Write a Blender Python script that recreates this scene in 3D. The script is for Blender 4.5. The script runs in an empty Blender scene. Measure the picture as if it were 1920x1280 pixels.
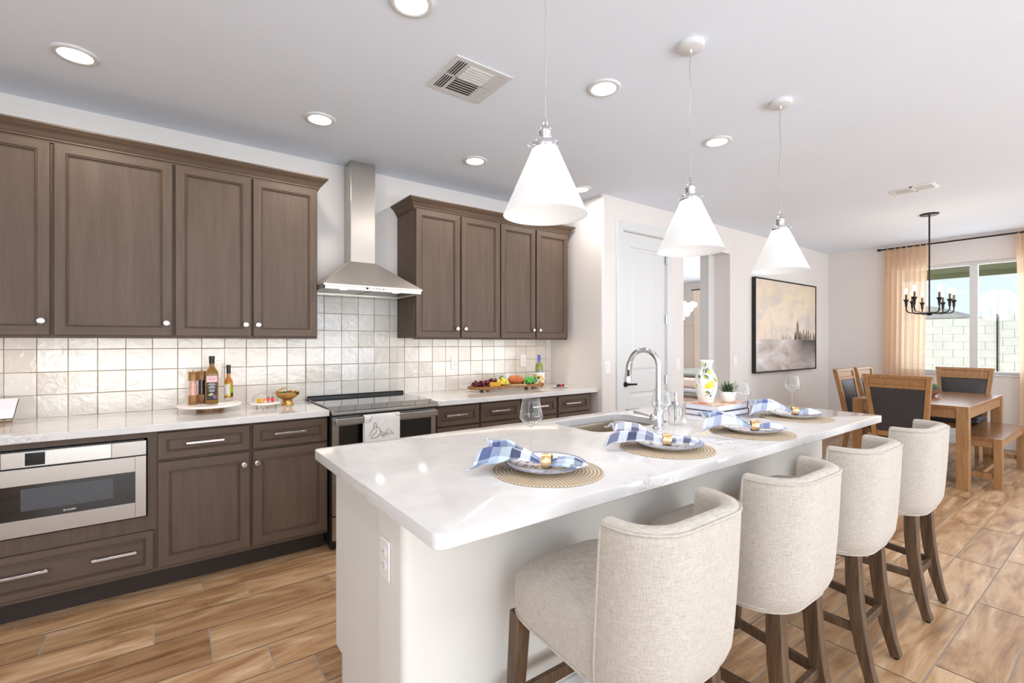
import bpy, bmesh, math, random
from mathutils import Vector, Matrix
random.seed(7)
SC = bpy.context.scene
COL = SC.collection
PI = math.pi

# ------------------------------------------------------------------ camera, sky, sun, exposure
CAM_H = 1.351
cd = bpy.data.cameras.new('camera'); cam = bpy.data.objects.new('camera', cd); COL.objects.link(cam)
F = Vector((0.5934227309721196, 0.8048909630289008, 0)); Rt = Vector((F.y, -F.x, 0))
rot = Matrix((Rt, Vector((0, 0, 1)), -F)).transposed()
cam.matrix_world = Matrix.Translation((0, 0, CAM_H)) @ rot.to_4x4()
cd.sensor_width = 36; cd.lens = 888.4 / 1920 * 36; cd.clip_start = .05
cd.shift_y = (641 - 640) / 1920
SC.camera = cam
w = bpy.data.worlds.new('world'); SC.world = w; w.use_nodes = True
nt = w.node_tree; nt.nodes.clear()
wo = nt.nodes.new('ShaderNodeOutputWorld'); bg = nt.nodes.new('ShaderNodeBackground')
tc = nt.nodes.new('ShaderNodeTexCoord'); sp = nt.nodes.new('ShaderNodeSeparateXYZ')
rp = nt.nodes.new('ShaderNodeValToRGB')
rp.color_ramp.elements[0].position = 0.0; rp.color_ramp.elements[0].color = (.78, .89, .97, 1)
rp.color_ramp.elements[1].position = .6; rp.color_ramp.elements[1].color = (.45, .66, .95, 1)
nt.links.new(tc.outputs['Generated'], sp.inputs[0]); nt.links.new(sp.outputs['Z'], rp.inputs[0])
nt.links.new(rp.outputs[0], bg.inputs[0]); nt.links.new(bg.outputs[0], wo.inputs[0])
bg.inputs[1].default_value = 1.3
def light(name, kind, loc, power, color=(1, 1, 1), size=.1, size_y=None, rot=(0, 0, 0), shape=None, spread=None):
    l = bpy.data.lights.new(name, kind); o = bpy.data.objects.new(name, l); COL.objects.link(o)
    o.location = loc; o.rotation_euler = rot; l.energy = power; l.color = color
    if kind == 'AREA':
        l.shape = shape or ('RECTANGLE' if size_y else 'SQUARE'); l.size = size
        if size_y: l.size_y = size_y
        if spread: l.spread = spread
    elif kind == 'POINT': l.shadow_soft_size = size
    return o
s = light('sun', 'SUN', (0, 0, 9), 5.0, (1, .96, .9)); s.data.angle = .02
s.rotation_euler = Vector((.45, -.55, -.85)).to_track_quat('-Z', 'Y').to_euler()
DAY = (.90, .95, 1.0)
# daylight lamps at unseen glazed openings behind and beside the camera, plus ceiling fills
light('daylight_back', 'AREA', (1.2, -3.45, 1.35), 86, DAY, 5.4, 2.3, (math.radians(100), 0, 0))
light('ceiling_fill_back', 'AREA', (1.2, -3.42, .9), 150, DAY, 5.4, 1.5, (math.radians(135), 0, 0))  # upturned lamp added to brighten the ceiling
light('ceiling_fill_side', 'AREA', (6.6, -3.42, .9), 75, DAY, 3.0, 1.5, (math.radians(135), 0, 0))  # second upturned fill, added for the ceiling alone
light('daylight_side', 'AREA', (6.6, -3.45, 1.35), 60, DAY, 3.0, 2.3, (math.radians(100), 0, 0))
light('daylight_left', 'AREA', (-2.85, -1.2, 1.4), 75, DAY, 2.6, 1.9, (0, math.radians(-115), 0))
light('daylight_dining', 'AREA', (8.75, 1.4, 1.65), 26, DAY, 1.7, 1.4, (0, math.radians(90), 0))
vs = SC.view_settings
vs.view_transform = 'Standard'; vs.look = 'None'; vs.exposure = -0.08; vs.gamma = 1; vs.use_curve_mapping = False
try:
    SC.cycles.max_bounces = 8; SC.cycles.diffuse_bounces = 5; SC.cycles.glossy_bounces = 4
    SC.cycles.transparent_max_bounces = 14; SC.cycles.transmission_bounces = 6
    SC.cycles.caustics_reflective = False; SC.cycles.caustics_refractive = False
    SC.cycles.sample_clamp_indirect = 6; SC.cycles.use_adaptive_sampling = True; SC.cycles.adaptive_threshold = .02
except Exception: pass

# ------------------------------------------------------------------ mesh helper
ORG = {}
def lin(c):
    c = [x / 255 for x in c]
    return tuple((x / 12.92 if x <= .04045 else ((x + .055) / 1.055) ** 2.4) for x in c)
class MB:
    def __init__(s): s.v = []; s.f = []; s.m = []; s.cur = 0
    def mat(s, i): s.cur = i; return s
    def add(s, vs, fs):
        b = len(s.v); s.v += [tuple(p) for p in vs]; s.f += [tuple(b + i for i in f) for f in fs]; s.m += [s.cur] * len(fs); return s
    def box(s, x0, x1, y0, y1, z0, z1):
        return s.add([(x0, y0, z0), (x1, y0, z0), (x1, y1, z0), (x0, y1, z0), (x0, y0, z1), (x1, y0, z1), (x1, y1, z1), (x0, y1, z1)],
                     [(0, 3, 2, 1), (4, 5, 6, 7), (0, 1, 5, 4), (1, 2, 6, 5), (2, 3, 7, 6), (3, 0, 4, 7)])
    def hexa(s, b, t):
        return s.add(list(b) + list(t), [(0, 3, 2, 1), (4, 5, 6, 7), (0, 1, 5, 4), (1, 2, 6, 5), (2, 3, 7, 6), (3, 0, 4, 7)])
    def loft(s, rings, cap=True, closed=True):
        n = len(rings[0]); b = len(s.v)
        for r in rings: s.v += [tuple(p) for p in r]
        for i in range(len(rings) - 1):
            for j in range(n if closed else n - 1):
                k = (j + 1) % n
                s.f.append((b + i * n + j, b + i * n + k, b + (i + 1) * n + k, b + (i + 1) * n + j)); s.m.append(s.cur)
        if cap and closed:
            s.f.append(tuple(b + j for j in range(n))[::-1]); s.m.append(s.cur)
            e = b + (len(rings) - 1) * n
            s.f.append(tuple(e + j for j in range(n))); s.m.append(s.cur)
        return s
    def lathe(s, prof, cx=0, cy=0, n=32, cap=True, sx=1, sy=1):
        return s.loft([[(cx + r * sx * math.cos(2 * PI * j / n), cy + r * sy * math.sin(2 * PI * j / n), z) for j in range(n)] for r, z in prof], cap)
    def tube(s, path, r, n=10, cap=True, sq=False, up=None):
        path = [Vector(p) for p in path]; rings = []
        rr = r if isinstance(r, (list, tuple)) else [r] * len(path)
        t0 = (path[1] - path[0]).normalized()
        u = Vector(up) if up else (Vector((0, 0, 1)) if abs(t0.z) < .9 else Vector((1, 0, 0)))
        for i, p in enumerate(path):
            t = ((path[min(i + 1, len(path) - 1)] - path[max(i - 1, 0)])).normalized()
            a = u - t * u.dot(t); a.normalize(); b = t.cross(a); u = a
            q = rr[i]; q = q if isinstance(q, (list, tuple)) else (q, q)
            if sq: rings.append([p + a * q[0] * i1 + b * q[1] * i2 for i1, i2 in ((1, 1), (-1, 1), (-1, -1), (1, -1))])
            else: rings.append([p + a * q[0] * math.cos(2 * PI * j / n) + b * q[1] * math.sin(2 * PI * j / n) for j in range(n)])
        return s.loft(rings, cap)
    def cyl(s, p0, p1, r0, r1=None, n=24):
        return s.tube([p0, p1], [r0, r0 if r1 is None else r1], n)
    def sph(s, c, r, nu=16, nv=10):
        r = r if isinstance(r, (list, tuple)) else (r, r, r)
        rings = []
        for i in range(nv + 1):
            a = -PI / 2 + PI * min(max(i / nv, .02), .98)
            rings.append([(c[0] + r[0] * math.cos(a) * math.cos(2 * PI * j / nu), c[1] + r[1] * math.cos(a) * math.sin(2 * PI * j / nu), c[2] + r[2] * math.sin(a)) for j in range(nu)])
        return s.loft(rings)
    def prism(s, poly, axis, a0, a1):
        def P(p, a):
            return {'x': (a, p[0], p[1]), 'y': (p[0], a, p[1]), 'z': (p[0], p[1], a)}[axis]
        return s.loft([[P(p, a0) for p in poly], [P(p, a1) for p in poly]])
    def sheet(s, fn, nu, nv):
        b = len(s.v)
        for i in range(nu + 1):
            for j in range(nv + 1): s.v.append(tuple(fn(i / nu, j / nv)))
        for i in range(nu):
            for j in range(nv):
                q = b + i * (nv + 1) + j
                s.f.append((q, q + 1, q + nv + 2, q + nv + 1)); s.m.append(s.cur)
        return s
    def build(s, name, mats, parent=None, bevel=0, seg=2, smooth=True, ang=35, solid=0, sub=0, recalc=True):
        org = ORG.get(parent.name, Vector((0, 0, 0))) if parent else Vector((0, 0, 0))
        me = bpy.data.meshes.new(name)
        me.from_pydata([tuple(Vector(p) - org) for p in s.v], [], s.f)
        mats = mats if isinstance(mats, (list, tuple)) else [mats]
        for m in mats: me.materials.append(m)
        me.polygons.foreach_set('material_index', s.m)
        if recalc:
            bm = bmesh.new(); bm.from_mesh(me); bmesh.ops.recalc_face_normals(bm, faces=bm.faces); bm.to_mesh(me); bm.free()
        if smooth:
            me.shade_smooth(); me.set_sharp_from_angle(angle=math.radians(ang))
        me.update()
        o = bpy.data.objects.new(name, me); COL.objects.link(o)
        if parent:
            o.parent = parent; ORG[o.name] = org
        if solid:
            md = o.modifiers.new('solid', 'SOLIDIFY'); md.thickness = solid; md.offset = 0
        if sub:
            md = o.modifiers.new('sub', 'SUBSURF'); md.levels = md.render_levels = sub
        if bevel:
            md = o.modifiers.new('bevel', 'BEVEL'); md.width = bevel; md.segments = seg; md.limit_method = 'ANGLE'; md.angle_limit = math.radians(40)
            md.harden_normals = False
        return o
def tag(o, label, cat=None, group=None, kind=None):
    if label: o['label'] = label
    if cat: o['category'] = cat
    if group: o['group'] = group
    if kind: o['kind'] = kind
    return o
def thing(name, label, cat, loc=(0, 0, 0), group=None, rz=0, local=False):
    o = bpy.data.objects.new(name, None); COL.objects.link(o); o.location = loc; o.rotation_euler = (0, 0, rz)
    o.empty_display_size = .1
    ORG[o.name] = Vector((0, 0, 0)) if local else Vector(loc)
    return tag(o, label, cat, group)
def struct(o): o['kind'] = 'structure'; return o
def copy_tree(o, parent=None):
    c = o.copy(); COL.objects.link(c)
    if parent: c.parent = parent
    for ch in list(o.children): copy_tree(ch, c)
    return c
def place(root, loc, rz=0, label=None, scale=None):
    root.location = loc; root.rotation_euler = (0, 0, rz)
    if label: root['label'] = label
    if scale: root.scale = scale
    return root

# ------------------------------------------------------------------ materials
class N:
    def __init__(s, name):
        s.m = bpy.data.materials.new(name); s.m.use_nodes = True; s.t = s.m.node_tree; s.t.nodes.clear()
        s.out = s.t.nodes.new('ShaderNodeOutputMaterial'); s.b = s.t.nodes.new('ShaderNodeBsdfPrincipled')
        s.t.links.new(s.b.outputs[0], s.out.inputs[0]); s._tc = None
    def n(s, typ, **kw):
        x = s.t.nodes.new('ShaderNode' + typ)
        for k, v in kw.items():
            if k in x.inputs: x.inputs[k].default_value = v
            else: setattr(x, k, v)
        return x
    def l(s, a, b): s.t.links.new(a, b)
    def set(s, **kw):
        for k, v in kw.items():
            k = k.replace('_', ' ')
            if isinstance(v, tuple) and len(v) == 3: v = v + (1,)
            s.b.inputs[k].default_value = v
        return s
    def co(s, scale=(1, 1, 1), kind='Object'):
        tcn = s.n('TexCoord'); mp = s.n('Mapping'); mp.inputs['Scale'].default_value = scale
        s.l(tcn.outputs[kind], mp.inputs[0]); return mp.outputs[0]
    def noise(s, vec, scale, detail=4, rough=.5, dist=0):
        x = s.n('TexNoise', Scale=scale, Detail=detail, Roughness=rough, Distortion=dist); s.l(vec, x.inputs['Vector']); return x.outputs['Fac']
    def ramp(s, fac, stops):
        r = s.n('ValToRGB'); e = r.color_ramp.elements
        while len(e) > 1: e.remove(e[-1])
        e[0].position = stops[0][0]; e[0].color = tuple(stops[0][1]) + (1,) if len(stops[0][1]) == 3 else stops[0][1]
        for p, c in stops[1:]:
            q = e.new(p); q.color = tuple(c) + (1,) if len(c) == 3 else c
        s.l(fac, r.inputs[0]); return r.outputs[0]
    def mix(s, fac, a, b, mode='MIX'):
        x = s.n('Mix', data_type='RGBA', blend_type=mode)
        for sock, v in ((x.inputs['Factor'], fac), (x.inputs['A'], a), (x.inputs['B'], b)):
            pass
        ins = [i for i in x.inputs if i.type == 'RGBA']; fc = [i for i in x.inputs if i.type == 'VALUE'][0]
        for sock, v in ((fc, fac), (ins[0], a), (ins[1], b)):
            if hasattr(v, 'is_linked') or hasattr(v, 'links'): s.l(v, sock)
            else: sock.default_value = v if not isinstance(v, tuple) or len(v) == 4 else v + (1,)
        return [o for o in x.outputs if o.type == 'RGBA'][0]
    def math(s, op, a, b=None):
        x = s.n('Math', operation=op)
        for i, v in enumerate((a, b)):
            if v is None: continue
            if hasattr(v, 'links'): s.l(v, x.inputs[i])
            else: x.inputs[i].default_value = v
        return x.outputs[0]
    def bump(s, h, strength=.2, dist=.01):
        x = s.n('Bump', Strength=strength, Distance=dist); s.l(h, x.inputs['Height']); s.l(x.outputs[0], s.b.inputs['Normal']); return s
    def base(s, c): s.l(c, s.b.inputs['Base Color']); return s
def simple(name, col, rough=.5, metal=0, **kw):
    x = N(name); x.set(Base_Color=lin(col), Roughness=rough, Metallic=metal, **kw); return x.m
def vary(name, col, rough=.5, amt=.06, scale=6, bump=0, bscale=60, **kw):
    x = N(name); v = x.co(); c = lin(col)
    f = x.noise(v, scale); x.base(x.ramp(f, [(.3, tuple(q * (1 - amt) for q in c)), (.7, tuple(min(1, q * (1 + amt)) for q in c))]))
    x.set(Roughness=rough, **kw)
    if bump: x.bump(x.noise(x.co(), bscale, 2), bump, .002)
    return x.m
def wood(name, c0, c1, c2, stretch=(18, 18, 1.2), rough=.45, scale=3, bump=.08, coat=0):
    x = N(name); v = x.co(stretch)
    f = x.noise(v, scale, 6, .6, .6); big = x.noise(x.co(), 3.5, 2)
    c = x.ramp(f, [(.25, lin(c0)), (.5, lin(c1)), (.75, lin(c2))])
    c = x.mix(x.math('MULTIPLY', big, .3), c, lin(c0)); x.base(c)
    x.set(Roughness=rough, Coat_Weight=coat, Coat_Roughness=.2); x.bump(f, bump, .002); return x.m
def emis(name, col, strength):
    x = N(name); x.set(Base_Color=(0, 0, 0), Emission_Color=col, Emission_Strength=strength); return x.m
def thin_glass(name, tint=(1, 1, 1), fres=3.0, extra=.5):
    x = N(name); t = x.t; t.nodes.remove(x.b)
    tr = x.n('BsdfTransparent', Color=tint + (1,)); gl = x.n('BsdfGlossy', Roughness=.02); mx = x.n('MixShader')
    lw = x.n('LayerWeight', Blend=.5)
    f = x.math('ADD', x.math('MULTIPLY', x.math('POWER', lw.outputs['Facing'], fres), extra), .035)
    x.l(f, mx.inputs[0]); x.l(tr.outputs[0], mx.inputs[1]); x.l(gl.outputs[0], mx.inputs[2]); x.l(mx.outputs[0], x.out.inputs[0]); return x.m
M = {}
M['wall'] = vary('wall_paint', (224, 219, 216), .85, .015, 2, .25, 90)
M['ceil'] = vary('ceiling_paint', (230, 238, 250), .9, .01, 2, .45, 60)
M['white'] = simple('white_trim_paint', (216, 217, 218), .4)
M['island'] = vary('island_paint', (221, 219, 214), .6, .01, 3)
M['cab'] = wood('taupe_cabinet_wood', (78, 61, 48), (90, 72, 58), (100, 82, 67), (12, 12, 1.0), .55, 2.6, .03)
M['cabh'] = wood('taupe_cabinet_wood_horizontal', (78, 61, 48), (90, 72, 58), (100, 82, 67), (1.0, 12, 12), .55, 2.6, .03)
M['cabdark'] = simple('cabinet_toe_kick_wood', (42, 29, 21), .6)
M['gap'] = simple('duct_shade_dark', (18, 15, 14), .8)  # dark tone for the shade in the kitchen vent
x = N('chrome'); x.set(Base_Color=lin((215, 215, 218)), Metallic=1.0, Roughness=.12); M['chrome'] = x.m
x = N('brushed_steel'); f = x.noise(x.co((1, 60, 60)), 5, 3); x.set(Base_Color=lin((176, 171, 166)), Metallic=1.0, Roughness=.32, Anisotropic=.5); x.bump(f, .04, .001); M['steel'] = x.m
x = N('brushed_steel_vertical'); f = x.noise(x.co((60, 60, 1)), 5, 3); x.set(Base_Color=lin((190, 184, 177)), Metallic=1.0, Roughness=.3, Anisotropic=.4); x.bump(f, .04, .001); M['steelv'] = x.m
x = N('lit_hood_steel'); f = x.noise(x.co((1, 60, 60)), 5, 3); x.set(Base_Color=lin((212, 205, 197)), Metallic=1.0, Roughness=.45); x.bump(f, .04, .001); M['hood'] = x.m  # steel copy lightened: brightness of the canopy slopes put into the colour
M['blackglass'] = simple('black_glass', (10, 10, 12), .04, 0, Coat_Weight=.6)
M['black'] = simple('black_enamel', (16, 15, 15), .35)
M['iron'] = simple('dark_iron', (42, 40, 40), .45, .6)
M['plastic'] = simple('white_plastic', (236, 234, 234), .35)
M['plasticgrey'] = simple('grey_slot', (120, 118, 116), .5)
# quartz worktop with faint grey veins
x = N('white_quartz'); v = x.co()
wn = x.n('TexNoise', Scale=2.2, Detail=6, Roughness=.6); x.l(v, wn.inputs['Vector'])
add = x.n('VectorMath', operation='MULTIPLY_ADD'); add.inputs[1].default_value = (.9, .9, .9); x.l(wn.outputs['Color'], add.inputs[0]); x.l(v, add.inputs[2])
mp = x.n('Mapping'); mp.inputs['Rotation'].default_value = (0, 0, .25); mp.inputs['Scale'].default_value = (.35, 1.25, 1); x.l(add.outputs[0], mp.inputs[0])
vn = x.n('TexNoise', Scale=1.6, Detail=3, Roughness=.45); x.l(mp.outputs[0], vn.inputs['Vector'])
d = x.math('ABSOLUTE', x.math('SUBTRACT', vn.outputs['Fac'], .5))
vein = x.ramp(d, [(0, (1, 1, 1)), (.008, (0, 0, 0))])
patch = x.ramp(x.noise(x.co(), 2.6, 5, .7), [(.50, (0, 0, 0)), (.70, (1, 1, 1))])
vf = x.mix(1.0, vein, patch, 'MULTIPLY')
basec = x.ramp(x.noise(x.co(), 9, 5, .6), [(.3, lin((214, 211, 210))), (.7, lin((225, 223, 222)))])
x.base(x.mix(x.math('MULTIPLY', vf, .8), basec, lin((150, 145, 143)))); x.set(Roughness=.1, Coat_Weight=.2, Coat_Roughness=.05); M['quartz'] = x.m
# zellige tiles
x = N('zellige_tile'); at = x.n('Attribute', attribute_name='pc')
c = x.ramp(at.outputs['Fac'], [(0, lin((214, 208, 200))), (.4, lin((222, 218, 212))), (1, lin((230, 227, 224)))])
cl = x.ramp(x.noise(x.co(), 14, 4, .6), [(.3, (.93, .92, .91)), (.7, (1, 1, 1))])
x.base(x.mix(1.0, c, cl, 'MULTIPLY')); x.set(Roughness=.09); x.bump(x.noise(x.co(), 22, 3, .5, .6), .28, .008); M['tile'] = x.m
M['grout'] = simple('tile_grout', (158, 140, 124), .9)
# wood look floor planks
x = N('wood_plank_floor'); at = x.n('Attribute', attribute_name='pc'); geo = x.co()
sep = x.n('SeparateColor'); x.l(at.outputs['Color'], sep.inputs[0])
cb = x.n('CombineXYZ'); x.l(x.math('MULTIPLY', sep.outputs[1], 40.0), cb.inputs[0]); x.l(x.math('MULTIPLY', sep.outputs[2], 40.0), cb.inputs[1]); x.l(x.math('MULTIPLY', sep.outputs[0], 9.0), cb.inputs[2])
ad = x.n('VectorMath', operation='ADD'); x.l(geo, ad.inputs[0]); x.l(cb.outputs[0], ad.inputs[1])
mp = x.n('Mapping'); mp.inputs['Scale'].default_value = (1.0, 5.5, 1); x.l(ad.outputs[0], mp.inputs[0])
g1 = x.noise(mp.outputs[0], 1.6, 6, .55, 1.9)
mp2 = x.n('Mapping'); mp2.inputs['Scale'].default_value = (2.0, 60, 1); x.l(ad.outputs[0], mp2.inputs[0])
g2 = x.noise(mp2.outputs[0], 2.0, 3, .6, .8)
mp3 = x.n('Mapping'); mp3.inputs['Scale'].default_value = (90, 6, 1); x.l(ad.outputs[0], mp3.inputs[0])
g3 = x.ramp(x.noise(mp3.outputs[0], 1.4, 3, .6), [(.55, (0, 0, 0)), (.7, (1, 1, 1))])
saw = x.mix(1.0, g3, x.ramp(x.noise(ad.outputs[0], 2.2, 2), [(.5, (0, 0, 0)), (.65, (1, 1, 1))]), 'MULTIPLY')
c = x.ramp(g1, [(.26, lin((112, 78, 50))), (.38, lin((158, 118, 80))), (.50, lin((188, 150, 110))), (.60, lin((202, 168, 130))), (.68, lin((222, 196, 164))), (.80, lin((176, 138, 100)))])
c = x.mix(.22, c, x.ramp(g2, [(.3, lin((120, 82, 55))), (.7, lin((210, 180, 145)))]))
c = x.mix(x.math('MULTIPLY', saw, .35), c, lin((222, 190, 150)))
tone = x.ramp(sep.outputs[0], [(0, (.76, .70, .66)), (.5, (.98, .96, .95)), (1, (1.12, 1.12, 1.14))])
x.base(x.mix(1.0, c, tone, 'MULTIPLY')); x.set(Roughness=.36); x.bump(g2, .12, .002); M['floor'] = x.m
M['fgrout'] = simple('floor_grout', (182, 172, 162), .9)
# linen
x = N('oatmeal_linen'); v = x.co((1, 1, 1))
a = x.noise(x.co((14, 14, 260)), 3, 3, .7); b = x.noise(x.co((260, 260, 14)), 3, 3, .7)
big = x.noise(x.co(), 5, 3)
w1 = x.math('MULTIPLY', x.math('ADD', a, b), .5)
c = x.ramp(w1, [(.36, lin((148, 139, 128))), (.5, lin((187, 179, 169))), (.62, lin((204, 197, 189)))])
c = x.mix(x.math('MULTIPLY', big, .4), c, lin((172, 162, 148)))
x.base(c); x.set(Roughness=.9, Sheen_Weight=.25); x.bump(x.math('ADD', x.noise(x.co((500, 500, 500)), 1.0, 1), w1), .35, .002); M['linen'] = x.m
M['stoolwood'] = wood('weathered_brown_wood', (58, 40, 26), (88, 65, 45), (116, 92, 68), (20, 20, 1.5), .5)
M['oak'] = wood('honey_oak', (134, 94, 58), (160, 118, 76), (180, 140, 98), (16, 16, 1.4), .4, 3, .06)
M['oakh'] = wood('honey_oak_top', (120, 80, 50), (148, 104, 66), (168, 122, 80), (1.2, 14, 14), .22, 3, .03)
M['leather'] = vary('charcoal_leather', (54, 50, 52), .5, .1, 20, .15, 200)
M['brass'] = simple('brushed_gold', (205, 160, 95), .22, 1)
M['gold'] = simple('gold_band', (232, 196, 150), .28, 1)
x = N('linen_curtain'); x.t.nodes.remove(x.b)
df = x.n('BsdfDiffuse', Color=lin((222, 192, 164)) + (1,)); tl = x.n('BsdfTranslucent', Color=lin((236, 208, 180)) + (1,)); tp = x.n('BsdfTransparent', Color=(1, .97, .93, 1))
m1 = x.n('MixShader'); m1.inputs[0].default_value = .55; m2 = x.n('MixShader'); m2.inputs[0].default_value = .2
x.l(df.outputs[0], m1.inputs[1]); x.l(tl.outputs[0], m1.inputs[2]); x.l(m1.outputs[0], m2.inputs[1]); x.l(tp.outputs[0], m2.inputs[2]); x.l(m2.outputs[0], x.out.inputs[0]); M['curtain'] = x.m
x = N('opal_glass_shade'); x.t.nodes.remove(x.b)
df = x.n('BsdfDiffuse', Color=(.93, .94, .95, 1)); tl = x.n('BsdfTranslucent', Color=(.95, .95, .95, 1)); gl = x.n('BsdfGlossy', Roughness=.08)
m1 = x.n('MixShader'); m1.inputs[0].default_value = .42; m2 = x.n('MixShader'); m2.inputs[0].default_value = .04
x.l(df.outputs[0], m1.inputs[1]); x.l(tl.outputs[0], m1.inputs[2]); x.l(m1.outputs[0], m2.inputs[1]); x.l(gl.outputs[0], m2.inputs[2]); x.l(m2.outputs[0], x.out.inputs[0]); M['opal'] = x.m
M['glass'] = thin_glass('clear_glass', (.99, .995, .995), 2.4, .8)
M['pane'] = thin_glass('window_glass', (.98, .99, .99), 4.0, .35)
M['can'] = emis('lit_downlight', (1, .96, .9), 14)
M['led'] = emis('warm_led', (1, .78, .5), 5)
M['bulb'] = emis('warm_bulb', (1, .55, .25), 5)
M['bulbw'] = emis('white_bulb', (1, .95, .88), 14)
# ------------------------------------------------------------------ room shell
XL, XR, YB, YK, YH, CZ = -2.9, 8.53, -3.5, 3.82, 3.08, 2.743
def with_colour(o, cols):
    me = o.data; a = me.color_attributes.new('pc', 'FLOAT_COLOR', 'CORNER')
    flat = []
    for p, c in zip(me.polygons, cols):
        for _ in p.loop_indices: flat += list(c)
    a.data.foreach_set('color', flat)
def plank_floor():
    m = MB(); cols = []
    m.mat(0).add([(XL, YB, -.003), (10.2, YB, -.003), (10.2, 7.0, -.003), (XL, 7.0, -.003)], [(0, 1, 2, 3)]); cols.append((0, 0, 0, 1))
    known = [3.338, 3.053, 2.855, 2.650, 2.352, 2.157, 1.955, 1.752, 1.55, 1.35, 1.148, .948, .743, .546]
    rows = []; y = .546
    while y > YB: rows.append((max(y - .2, YB), y)); y -= .2
    for i in range(len(known) - 1): rows.append((known[i + 1], known[i]))
    y = 3.338
    while y < 7: rows.append((y, y + .2)); y += .2
    phase = {3.053: .165, 2.855: .358, 2.65: -.044, 2.352: .163, 2.157: .36, .948: .8, .743: .80, .546: .78, .346: .18}
    m.mat(1); g = .0030
    for y0, y1 in rows:
        ph = phase.get(round(y0, 3), random.random() * .8)
        x0 = ph - .8 * math.ceil((ph - XL) / .8)
        if random.random() < .25 and round(y0, 3) not in phase: L = 1.2
        else: L = .803
        xx = x0
        while xx < 10.2:
            a, b = max(xx, XL), min(xx + L, 10.2)
            if b - a > .02:
                m.add([(a + g, y0 + g, 0), (b - g, y0 + g, 0), (b - g, y1 - g, 0), (a + g, y1 - g, 0)], [(0, 1, 2, 3)])
                cols.append((random.random(), random.random(), random.random(), 1))
            xx += L
    o = m.build('floor', [M['fgrout'], M['floor']], smooth=False, recalc=False); with_colour(o, cols); return struct(o)
plank_floor()
struct(MB().box(XL - .1, 10.3, YB - .1, 7.1, CZ, CZ + .15).build('ceiling', M['ceil'], smooth=False))
def wall(name, boxes, mat='wall', bevel=0):
    m = MB()
    for b in boxes: m.box(*b)
    return struct(m.build(name, M[mat], bevel=bevel, smooth=False))
wall('wall_kitchen', [(XL - .1, 3.33, YK + .0013, YK + .12, 0, CZ)])
wall('wall_left', [(XL - .12, XL, YB, -2.6, 0, CZ), (XL - .12, XL, .2, YK + .12, 0, CZ), (XL - .12, XL, -2.6, .2, 2.4, CZ), (XL - .12, XL, -2.6, .2, 0, .4)])
wall('wall_back', [(XL - .12, -1.6, YB - .12, YB, 0, CZ), (4.0, 5.0, YB - .12, YB, 0, CZ), (8.2, XR + .12, YB - .12, YB, 0, CZ), (-1.6, 8.2, YB - .12, YB, 2.45, CZ)])
# pantry corner with rounded edge, hall wall with a tall door and a tall opening
m = MB(); q = .022
m.box(3.33, 3.45, YH + q, YK + .12, 0, CZ); m.box(3.33 + q, 3.60, YH, YH + .12, 0, CZ)
m.cyl((3.33 + q, YH + q, 0), (3.33 + q, YH + q, CZ), q, n=32)
m.box(3.60, 4.30, YH, YH + .12, 2.44, CZ); m.box(4.30, 4.618, YH, YH + .12, 0, CZ)
m.box(4.618, 5.581, YH, YH + .2, 2.427, CZ); m.box(5.581, XR + .12, YH, YH + .12, 0, CZ)
m.box(4.518, 4.618, YH + .12, YH + .2, 0, CZ); m.box(5.581, 5.69, YH + .12, YH + .2, 0, CZ)
m.box(3.45, 4.72, YH + .2, YH + .3, 0, CZ); m.box(5.44, XR + .12, YH + .2, YH + .3, 0, CZ); m.box(4.72, 5.44, YH + .2, YH + .3, 2.44, CZ)
struct(m.build('wall_hall', M['wall'], smooth=True, ang=30))
# dining wall with the window opening
WY0, WY1, WZ0, WZ1 = .60, 2.20, .935, 2.41
wall('wall_dining', [(XR, XR + .16, YB, WY0, 0, CZ), (XR, XR + .16, WY1, YH + .3, 0, CZ), (XR, XR + .16, WY0, WY1, 0, WZ0), (XR, XR + .16, WY0, WY1, WZ1, CZ)])
# window: frame, mullion and two panes
m = MB()
for b in ((WY0, WY1, WZ0, WZ0 + .035), (WY0, WY1, WZ1 - .045, WZ1), (WY0, WY0 + .04, WZ0 + .035, WZ1 - .045), (WY1 - .04, WY1, WZ0 + .035, WZ1 - .045), (1.372, 1.452, WZ0 + .035, WZ1 - .045)):
    m.box(XR + .05, XR + .11, b[0], b[1], b[2], b[3])
wd = struct(m.build('window_1', M['white'], bevel=.004))
for a, b in ((WY0 + .04, 1.372), (1.452, WY1 - .04)):
    MB().box(XR + .078, XR + .082, a, b, WZ0 + .035, WZ1 - .045).build('pane', M['pane'], wd, smooth=False)
MB().box(XR - .02, XR + .05, WY0 - .02, WY1 + .02, WZ0 - .02, WZ0).build('sill', M['white'], wd, bevel=.004)
def glazing(name, x0, x1, y, n):
    m = MB(); h = 2.45
    m.box(x0, x1, y - .08, y - .02, 0, .06); m.box(x0, x1, y - .08, y - .02, h - .06, h)
    for i in range(n + 1):
        xx = x0 + (x1 - x0) * i / n; m.box(max(x0, xx - .035), min(x1, xx + .035), y - .08, y - .02, .06, h - .06)
    o = struct(m.build(name, M['white'], smooth=False))
    MB().box(x0 + .03, x1 - .03, y - .052, y - .048, .06, h - .06).build('pane', M['pane'], o, smooth=False)
glazing('window_2', -1.6, 4.0, YB, 4); glazing('window_3', 5.0, 8.2, YB, 2)
m = MB()
for b in ((-2.6, -2.54, .4, 2.4), (.14, .2, .4, 2.4), (-1.23, -1.17, .4, 2.4), (-2.6, .2, .4, .46), (-2.6, .2, 2.34, 2.4)): m.box(XL - .09, XL - .04, *b)
o = struct(m.build('window_4', M['white'], smooth=False)); MB().box(XL - .067, XL - .063, -2.55, .15, .45, 2.35).build('pane', M['pane'], o, smooth=False)
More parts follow.
